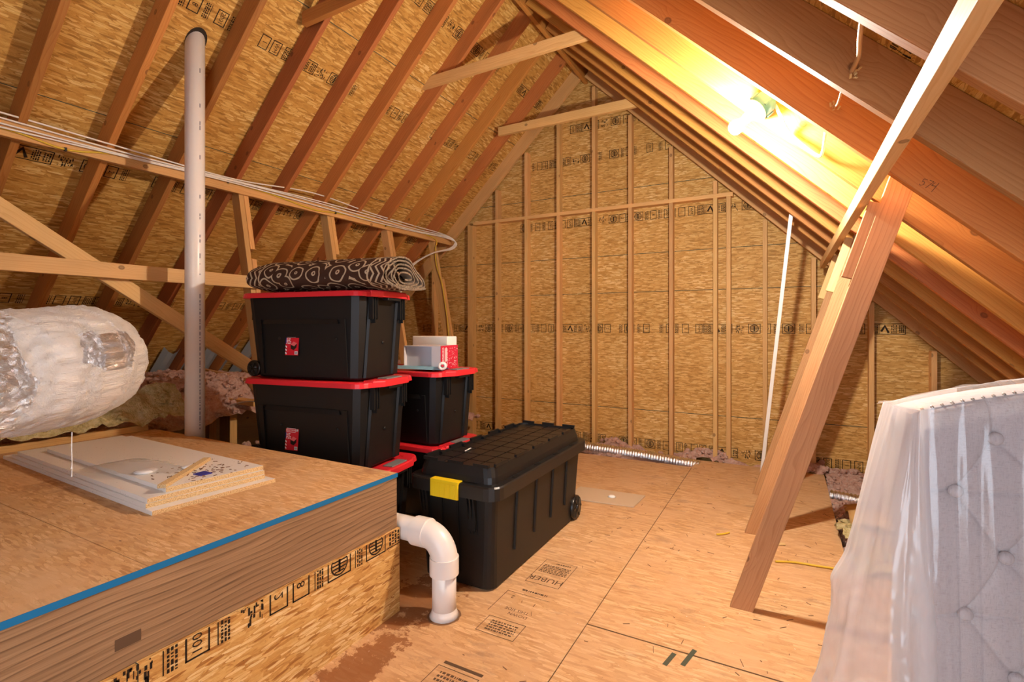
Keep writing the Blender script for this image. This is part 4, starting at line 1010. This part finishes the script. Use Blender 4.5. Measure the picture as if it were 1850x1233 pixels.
for i in range(nx):
    for j in range(ny):
        m.box(xa+(xb-xa)*i/nx+.004, xa+(xb-xa)*(i+1)/nx-.004, ya+(yb-ya)*j/ny+.004, ya+(yb-ya)*(j+1)/ny-.004, -.691, -.684)
for k in range(5):                           # castellated lip
    ya_ = y0+.09+(y1-y0-.18)*k/5; yb_ = ya_+.115
    for xx in (x0+.052, x1-.066): m.box(xx, xx+.014, ya_, yb_, -.676, -.661)
    m.box(x0+.060, x0+.085, yb_-.012, yb_+.02, -.69, -.668); m.box(x1-.085, x1-.060, yb_-.012, yb_+.02, -.69, -.668)
for xx in (x0+.07, x0+.22, x0+.37):
    for yy in (y0+.052, y1-.066): m.box(xx, xx+.085, yy, yy+.014, -.676, -.661)
for yy in (2.20, 2.45, 2.70, 2.95): m.box(x1-.034, x1-.014, yy, yy+.05, -.751, -.7485, 1)
lid = m.build('lid', ['black2', 'blackrib'], bt)
m = MB(); m.box(-1.535, -1.372, y0-.010, y0+.0, -.83, -.757); m.box(-1.535, -1.372, y0-.010, y0+.032, -.757, -.745)
for k in range(5): m.box(-1.525+.03*k, -1.508+.03*k, y0-.013, y0-.010, -.828, -.76)
m.build('latch', 'yellow', bt, bevel=.003); 
bpy.data.objects['latch']['label'] = 'yellow snap latch'
for xx, sg in ((x1-.052, 1), (x0+.052, -1)):
    m = MB(); m.lathe([(.0001, 0), (.022, 0), (.026, .005), (.058, .004), (.072, .0), (.078, .010), (.078, .026), (.072, .034), (.0001, .034)], (xx-sg*.022, 3.115, -1.191), (sg, 0, 0), 28)
    m.lathe([(.024, .034), (.026, .042), (.0001, .044)], (xx-sg*.022, 3.115, -1.191), (sg, 0, 0), 16)
    for k in range(6):
        a = 2*math.pi*k/6; X = xx+sg*.013; m.beam((X, 3.115+.02*math.cos(a), -1.191+.02*math.sin(a)), (X, 3.115+.066*math.cos(a), -1.191+.066*math.sin(a)), .012, .006, (0, -math.sin(a), math.cos(a)))
    m.build('wheel', 'wheel', bt)
m = MB(); m.beam((-1.545, 2.30, -.6835), (-1.535, 2.345, -.675), .006, .003, (1, 0, 0)); o = m.build('paper_scrap', 'label_white'); tag(o, 'tiny white scrap standing on the grid lid of the large black tote', 'scrap')

# ------------------------------------------------------------------ right purlin, posts, pole
mb = MB(); mb.boxY(.255, .291, YB, 5.05, .494, .553); o = mb.build('purlin', 'pale', bevel=.002); tag(o, 'long beam under the right rafters above the leaning posts, its side brightly lit', 'beam')
PST = [(2.47, 'nearest of the leaning posts on the right, full length in view'), (3.40, 'middle leaning post on the right, orange lit, just behind the nearest'), (4.22, 'farthest leaning post on the right, beside the white pole')]
for k, (y, d) in enumerate(PST):
    t = empty('leaning_post', (-.17, y, -1.27), d, 'post', 'leaning posts on the right')
    def at(z, o=0.0): return Vector((-.1765+.3145*(z+1.27)+o, y+.019, z))
    mb = MB(); a, b_ = at(-1.27), at(.575); d_ = (b_-a).normalized(); sd = Vector((1, 0, -.3145)).normalized()
    hw = .0455*math.sqrt(1+.3145**2)          # foot is cut level with the floor, head along the roof
    c0, c1 = a-Vector((hw, 0, 0)), a+Vector((hw, 0, 0)); h0 = b_-Vector((hw, 0, 0))+d_*.03; h1 = b_+Vector((hw, 0, 0))-d_*.02
    T = Vector((0, .019, 0)); mb.hexa([c0-T, h0-T, h1-T, c1-T, c0+T, h0+T, h1+T, c1+T]); mb.build('upright', 'post', t, bevel=.002, merge=True)
    mb = MB(); 
    e0, e1 = at(.20, -.066), at(.50, -.066); mb.beam(e0, e1, .040, .036, (1, 0, 0)); mb.build('cleat', 'post' if k == 0 else 'pale', t, bevel=.002)
board('pole', (-.182, 4.62, -1.268), (.035, 4.22, .845), .026, .026, (1, 0, 0), 'white', 'thin white pole leaning between the floor and the right rafters', 'pole', bevel=.002)

# ------------------------------------------------------------------ bulb fixture
lf = empty('light_fixture', (-.12, 2.5, .9), 'bare glowing bulb in a white lampholder on a teal box under the rafters', 'light')
ax = Vector((-.70, -.35, -.66)).normalized(); O = Vector((-.118, 2.49, .962))
m = MB(); m.lathe([(.0001, -.068), (.047, -.068), (.05, -.062), (.051, -.002), (.0001, -.002)], O, ax, 28)
for a in (.6, 2.2, 4.0, 5.4):
    e1 = ax.orthogonal().normalized(); e2 = ax.cross(e1); q = O-ax*.035+(e1*math.cos(a)+e2*math.sin(a))*.052; m.beam(q-ax*.02, q+ax*.02, .012, .008, e1)
m.build('junction_box', 'teal', lf)
m = MB(); m.lathe([(.0001, -.001), (.055, -.001), (.057, .004), (.05, .010), (.028, .018), (.024, .03), (.021, .058), (.0001, .058)], O, ax, 28); m.build('lampholder', 'white', lf)
m = MB(); m.lathe([(.0130, .050), (.0135, .062), (.016, .073), (.022, .086), (.0285, .099), (.031, .112), (.0295, .125), (.023, .136), (.012, .142), (.0001, .1435)], O, ax, 28); m.build('bulb', 'bulb', lf)
cable('electrical_cable', [O-ax*.06+Vector((.03, .03, .0)), (-.025, 2.49, .93), (.01, 2.535, .86), (.055, 2.53, .80), (.115, 2.53, .738), (.135, 2.51, .735), (.142, 2.42, .79), (.142, 2.2, .80)], .0068, 'cable_white', 'white cable looping from the teal bulb box along the rafter', 'cable')
cable('electrical_cable', [(.165, 1.73, .73), (.170, 1.62, .72), (.160, 1.50, .715), (.155, 1.40, .72)], .0065, 'copper', 'tan cable dropping between two rafters near the top edge', 'cable')
cable('electrical_cable', [(.150, 2.14, .79), (.152, 2.0, .745), (.156, 1.87, .75), (.156, 1.79, .76)], .0035, 'copper', 'thin bent wire between the rafters right of the bulb', 'cable')
for (x, y, z, d) in ((.172, 1.742, .725, 'below the tan cable'), (.150, 2.137, .785, 'below the thin bent wire')):
    m = MB(); rr = random.Random(int(z*1000))
    for k in range(9): 
        p = Vector((x+rr.uniform(-.012, .012), y-.004, z+rr.uniform(-.012, .012))); m.beam(p, p+Vector((rr.uniform(-.01, .01), -.012, rr.uniform(-.01, .01))), .006, .003, (1, 0, .3))
    o = m.build('drill_splinters', 'splinter'); tag(o, 'pale splinters round a cable hole '+d, 'splinters')
# pencilled number on a rafter and knots belong to the rafters
f = Flat()
def stroke(pl, t=.0016):
    for (xa, ya), (xb, yb) in zip(pl, pl[1:]):
        d = math.hypot(xb-xa, yb-ya); nx_, ny_ = -(yb-ya)/d*t, (xb-xa)/d*t; f.q([(xa-nx_, ya-ny_), (xb-nx_, yb-ny_), (xb+nx_, yb+ny_), (xa+nx_, ya+ny_)])
stroke([(-.018, .022), (-.036, .020), (-.036, .004), (-.024, .006), (-.020, -.008), (-.030, -.018), (-.040, -.014)])
stroke([(-.010, .024), (.012, .026), (-.002, -.020)]); stroke([(.020, .026), (.014, .004), (.036, .010)]); stroke([(.036, .030), (.034, -.026)])
f.v = [(x*.6, y*.6) for x, y in f.v]
ms = MB(); rp = Vector((.42, 2.154, .475)); f.lay(ms, rp, (.82, 0, -.57), (.57, 0, .82), (0, -1, 0), .001); ms.build('pencil_mark', 'ink_faint', ceil)

# ------------------------------------------------------------------ flex ducts
def flex(a, b, r, label, sag=.0):
    a = Vector(a); b = Vector(b); n = 160; pts = [a.lerp(b, k/n)+Vector((0, .03*math.sin(k/n*3), -sag*math.sin(math.pi*k/n))) for k in range(n+1)]
    mb = MB(); mb.tube(pts, r, 18, 0, True, lambda t, an, L: r*(1+.10*math.sin(L*2*math.pi/.026))); o = mb.build('flexible_duct', 'flex'); return tag(o, label, 'duct', 'silver flexible ducts on the insulation')
flex((-2.0, 4.90, -1.235), (-.70, 4.93, -1.30), .055, 'silver corrugated flexible duct along the foot of the gable wall')
flex((.31, 4.70, -1.345), (1.3, 4.35, -1.335), .050, 'silver corrugated flexible duct on pink insulation right of the posts')

# ------------------------------------------------------------------ loose things on the floor
mb = MB(); c = [(-1.44, 3.44), (-.935, 3.50), (-.92, 3.77), (-1.42, 3.74)]
mb.hexa([(p[0], p[1], -1.2695) for p in c]+[(p[0], p[1], -1.2595) for p in c]); o = mb.build('tile_board', 'ceramic', bevel=.002); tag(o, 'small flat tan board lying on the floor beside the large tote', 'board')
mb = MB(); rr = random.Random(3)
mb.lathe([(.0001, .0), (.03, 0), (.022, .008), (.008, .011), (.0001, .010)], (-1.13, 3.62, -1.2593), seg=14); o = mb.build('plaster_crumb', 'foam'); tag(o, 'white crumb of plaster on the small tan board', 'crumb')
cable('wire_offcut', [(-.05, 3.053, -1.2635), (.04, 3.09, -1.2635), (.14, 3.10, -1.2635), (.225, 3.11, -1.2635)], .006, 'cable_yellow', 'longer yellow wire offcut on the floor right of the nearest post', 'wire')
cable('wire_offcut', [(-.37, 3.28, -1.2635), (-.34, 3.30, -1.2635), (-.305, 3.345, -1.2635)], .006, 'cable_yellow', 'short yellow wire offcut on the floor left of the posts', 'wire')
mb = MB(); mb.beam((-.05, 3.30, -1.266), (-.005, 3.32, -1.262), .02, .004, (0, 1, .2)); o = mb.build('wood_chip', 'splinter'); tag(o, 'pale wood chip on the floor between the nearest and middle posts', 'wood chip')
mb = MB(); rr = random.Random(77)
for k in range(150):
    x = rr.uniform(-1.1, .28); y = rr.uniform(1.3, 4.9); a = rr.uniform(0, 3.14); l = rr.uniform(.006, .04)
    mb.beam((x, y, -1.2688), (x+l*math.cos(a), y+l*math.sin(a), -1.2688), .0022, .0018, (math.sin(a), -math.cos(a), 0))
o = mb.build('wood_debris', 'mud'); tag(o, 'dark shreds of wood scattered over the attic floor', 'debris', kind='stuff')

# ------------------------------------------------------------------ headboard under plastic
HP = Vector((.313, 1.707, -.234)); E1 = Vector((.951, .310, 0)).normalized(); NB = Vector((E1.y, -E1.x, 0)); ZB = -1.27
hb = empty('headboard', (HP.x, HP.y, ZB), 'pale grey button tufted upholstered headboard under milky plastic at right', 'headboard')
WH, HH, TH = .60, HP.z-ZB, .13
def ztop(a): return .29*a-.24*a*a
def hp(a, z, o): return HP+E1*a+NB*o+Vector((0, 0, z))
btn = [(.183, -.062), (.0908, -.205), (.2067, -.374), (.1137, -.53), (.230, -.69), (.135, -.85), (.325, -.205), (.34, -.53), (.355, -.85), (.42, -.03), (.44, -.374), (.46, -.69), (.555, -.205), (.57, -.53)]
links = [(p, q) for i_, p in enumerate(btn) for q in btn[i_+1:] if .08 < math.hypot(p[0]-q[0], p[1]-q[1]) < .235]+[((0, -.20), btn[1]), ((0, -.55), btn[3]), ((0, -.86), btn[5]), ((.17, .04), btn[0])]
def face_o(a, z):
    o = 0.0; ed = min(a, WH-a, ztop(a)-z); o -= .022*math.exp(-ed/.014)
    for ba, bz in btn:
        d = math.hypot(a-ba, z-bz)
        if d < .3: o -= .006*math.exp(-(d/.024)**2)+.008*math.exp(-d/.045)
    lk = 0.0
    for p, q in links:
        L_ = math.hypot(p[0]-q[0], p[1]-q[1]); t = ((a-p[0])*(q[0]-p[0])+(z-p[1])*(q[1]-p[1]))/L_/L_
        if -.02 < t < 1.02:
            dd = abs((a-p[0])*(q[1]-p[1])-(z-p[1])*(q[0]-p[0]))/L_; lk = max(lk, .006*math.exp(-dd/.0035)+.005*math.exp(-dd/.016))
    return o-lk
mb = MB(); na, nz = 130, 210; vs = []; fs = []; us = []
for j in range(nz+1):
    for i in range(na+1):
        a = WH*i/na; z = ztop(a)-(HH+ztop(a))*j/nz; vs.append(hp(a, z, face_o(a, z))); us.append((a, z))
for j in range(nz):
    for i in range(na): q = j*(na+1)+i; fs.append((q+na+1, q+na+2, q+1, q))
mb.mesh(vs, fs, [[us[k] for k in f_] for f_ in fs], 0, True); mb.build('tufted_front', 'linen', hb)
mb = MB(); N_ = 24                       # side, top and back of the padded frame
prof = [(-.020, 0.0), (-.030, .006), (-TH+.012, .006), (-TH, -.004)]
path = [(0.0, -HH+HH*k/30) for k in range(31)]+[(WH*k/N_, ztop(WH*k/N_)) for k in range(1, N_+1)]+[(WH, ztop(WH)-(HH+ztop(WH))*k/30) for k in range(1, 31)]
rows = []
for k, (a, z) in enumerate(path):
    pa, pb = path[max(k-1, 0)], path[min(k+1, len(path)-1)]; d = Vector((pb[0]-pa[0], pb[1]-pa[1])).normalized(); n_ = Vector((-d.y, d.x))
    rows.append([hp(a+n_.x*q, z+n_.y*q, o_) for o_, q in prof])
vs = [p for r_ in rows for p in r_]; fs = []
for k in range(len(rows)-1):
    for m_ in range(3): fs.append((k*4+m_, (k+1)*4+m_, (k+1)*4+m_+1, k*4+m_+1))
mb.mesh(vs, fs, [[(vs[k].y, vs[k].z) for k in f_] for f_ in fs], 0, True)
mb.poly([hp(a, z, -TH) for a, z in path]); mb.build('frame', 'linen', hb)
for a, z in btn:
    m = MB(); c_ = hp(a, z, -.006); m.lathe([(.017, -.006), (.017, .001), (.014, .006), (.008, .0085), (.0001, .009)], c_, NB, 20); m.build('button', 'linen', hb)
m0 = None
nails = [(0.001, -.02-.0235*k) for k in range(42)]+[(.02+.024*k, None) for k in range(24)]
for a, z in nails:
    if m0 is None:
        m = MB(); m.lathe([(.0045, -.002), (.0043, .0008), (.003, .0022), (.0001, .0026)], (0, 0, 0), (NB-E1*.6).normalized(), 10); m0 = m.build('nailhead', 'steel', None, True); o = m0
    else: o = m0.copy(); C.collection.objects.link(o)
    p = hp(a-.003, z, -.024) if z is not None else hp(a, ztop(a)+.003, -.024); o.location = p+Vector((0, 0, GZ))-hb.location; o.parent = hb

# plastic sheet draped over it: a cross-section that widens towards the floor on the left
mb = MB(); NS, NF = 220, 120; vs = []; fs = []; us = []
def catm(P, t):
    n = len(P)-1; x = t*n; i = min(int(x), n-1); u = x-i
    p0, p1, p2, p3 = P[max(i-1, 0)], P[i], P[i+1], P[min(i+2, n)]
    return .5*((2*p1)+(p2-p0)*u+(2*p0-5*p1+4*p2-p3)*u*u+(3*p1-p0-3*p2+p3)*u**3)
for j in range(NF+1):
    f_ = j/NF; g_ = f_**.95
    ctl = [Vector((.18, -TH-.02-.02*g_)), Vector((.03-.05*g_, -TH-.02-.16*g_)), Vector((-.016-.16*g_, -TH-.01-.08*g_)), Vector((-.020-.235*g_-.022*math.exp(-((f_-.50)/.05)**2), -TH+.02-.02*g_)), Vector((-.018-.21*g_, -.06+.03*g_)), Vector((-.008-.11*g_, -.005+.07*g_)), Vector((.015-.03*g_, .008+.055*g_)),
           Vector((.07, .010+.032*g_)), Vector((.15, .010+.02*g_)), Vector((.25, .012+.035*g_)), Vector((.38, .012+.02*g_)), Vector((.50, .014+.03*g_)), Vector((.63, .016))]
    for i in range(NS+1):
        t = i/NS; c_ = catm(ctl, t); loose = max(0, min(1, (.58-t)/.12))
        q = Vector((t*13, f_*1.2, 4)); fold = noise.noise(q)+.5*noise.noise(Vector((t*29, f_*2.2, 9)))
        cr = noise.noise(Vector((t*16+f_*3, f_*11, 1)))+.6*noise.noise(Vector((t*34, f_*24-t*9, 5)))
        dd = catm(ctl, min(1, t+.01))-catm(ctl, max(0, t-.01)); nn = Vector((dd.y, -dd.x)); nn = nn.normalized() if nn.length > 0 else Vector((0, 1))
        c_ = c_+nn*((abs(fold)-.25)*(.006+.030*g_*(.45+.55*loose))+abs(cr)*.020*g_*g_*(.3+.7*loose))
        # a few straight hanging pleats on the front
        for tc, wd in ((.60, .011), (.655, .010), (.73, .012), (.84, .012)): c_ += nn*(.008+.010*g_)*math.exp(-((t-tc-.01*f_)/wd)**2)*min(1, f_*6)
        zt = (ztop(max(0, min(WH, c_.x))) if c_.x > 0 else 0)+.010
        z = zt-(HH+zt-.004)*f_
        vs.append(hp(c_.x, z+.008*noise.noise(Vector((t*20, f_*8, 7)))*(.02 < f_ < .97), c_.y)); us.append((t*2.6, f_))
for j in range(NF):
    for i in range(NS): a = j*(NS+1)+i; fs.append((a, a+1, a+NS+2, a+NS+1))
mb.mesh(vs, fs, [[us[k] for k in f_] for f_ in fs], 0, True)
# the part lying over the top, with a loose pointed corner at the left
vs = []; fs = []; NA = 80
for j in range(13):
    v_ = j/12; o_ = -TH-.022+(TH+.036)*v_
    for i in range(NA+1):
        u_ = i/NA; a = -.030+.66*u_; w_ = math.exp(-((a+.03)/.03)**2)
        z = ztop(max(0, a))+.013+.010*math.sin(math.pi*v_)+.006*noise.noise(Vector((a*18, o_*26, 3)))-.012*w_*abs(2*v_-1)
        vs.append(hp(a-.02*w_*math.sin(math.pi*v_)+.006*noise.noise(Vector((v_*4, 2, 1))), z, o_))
for j in range(12):
    for i in range(NA): q = j*(NA+1)+i; fs.append((q, q+1, q+NA+2, q+NA+1))
mb.mesh(vs, fs, [[(vs[k][0]+1.6, vs[k][1]) for k in f_] for f_ in fs], 0, True)
o = mb.build('plastic_sheet', 'film'); tag(o, 'milky clear plastic sheet draped over the headboard, flaring out at the floor', 'plastic sheet')
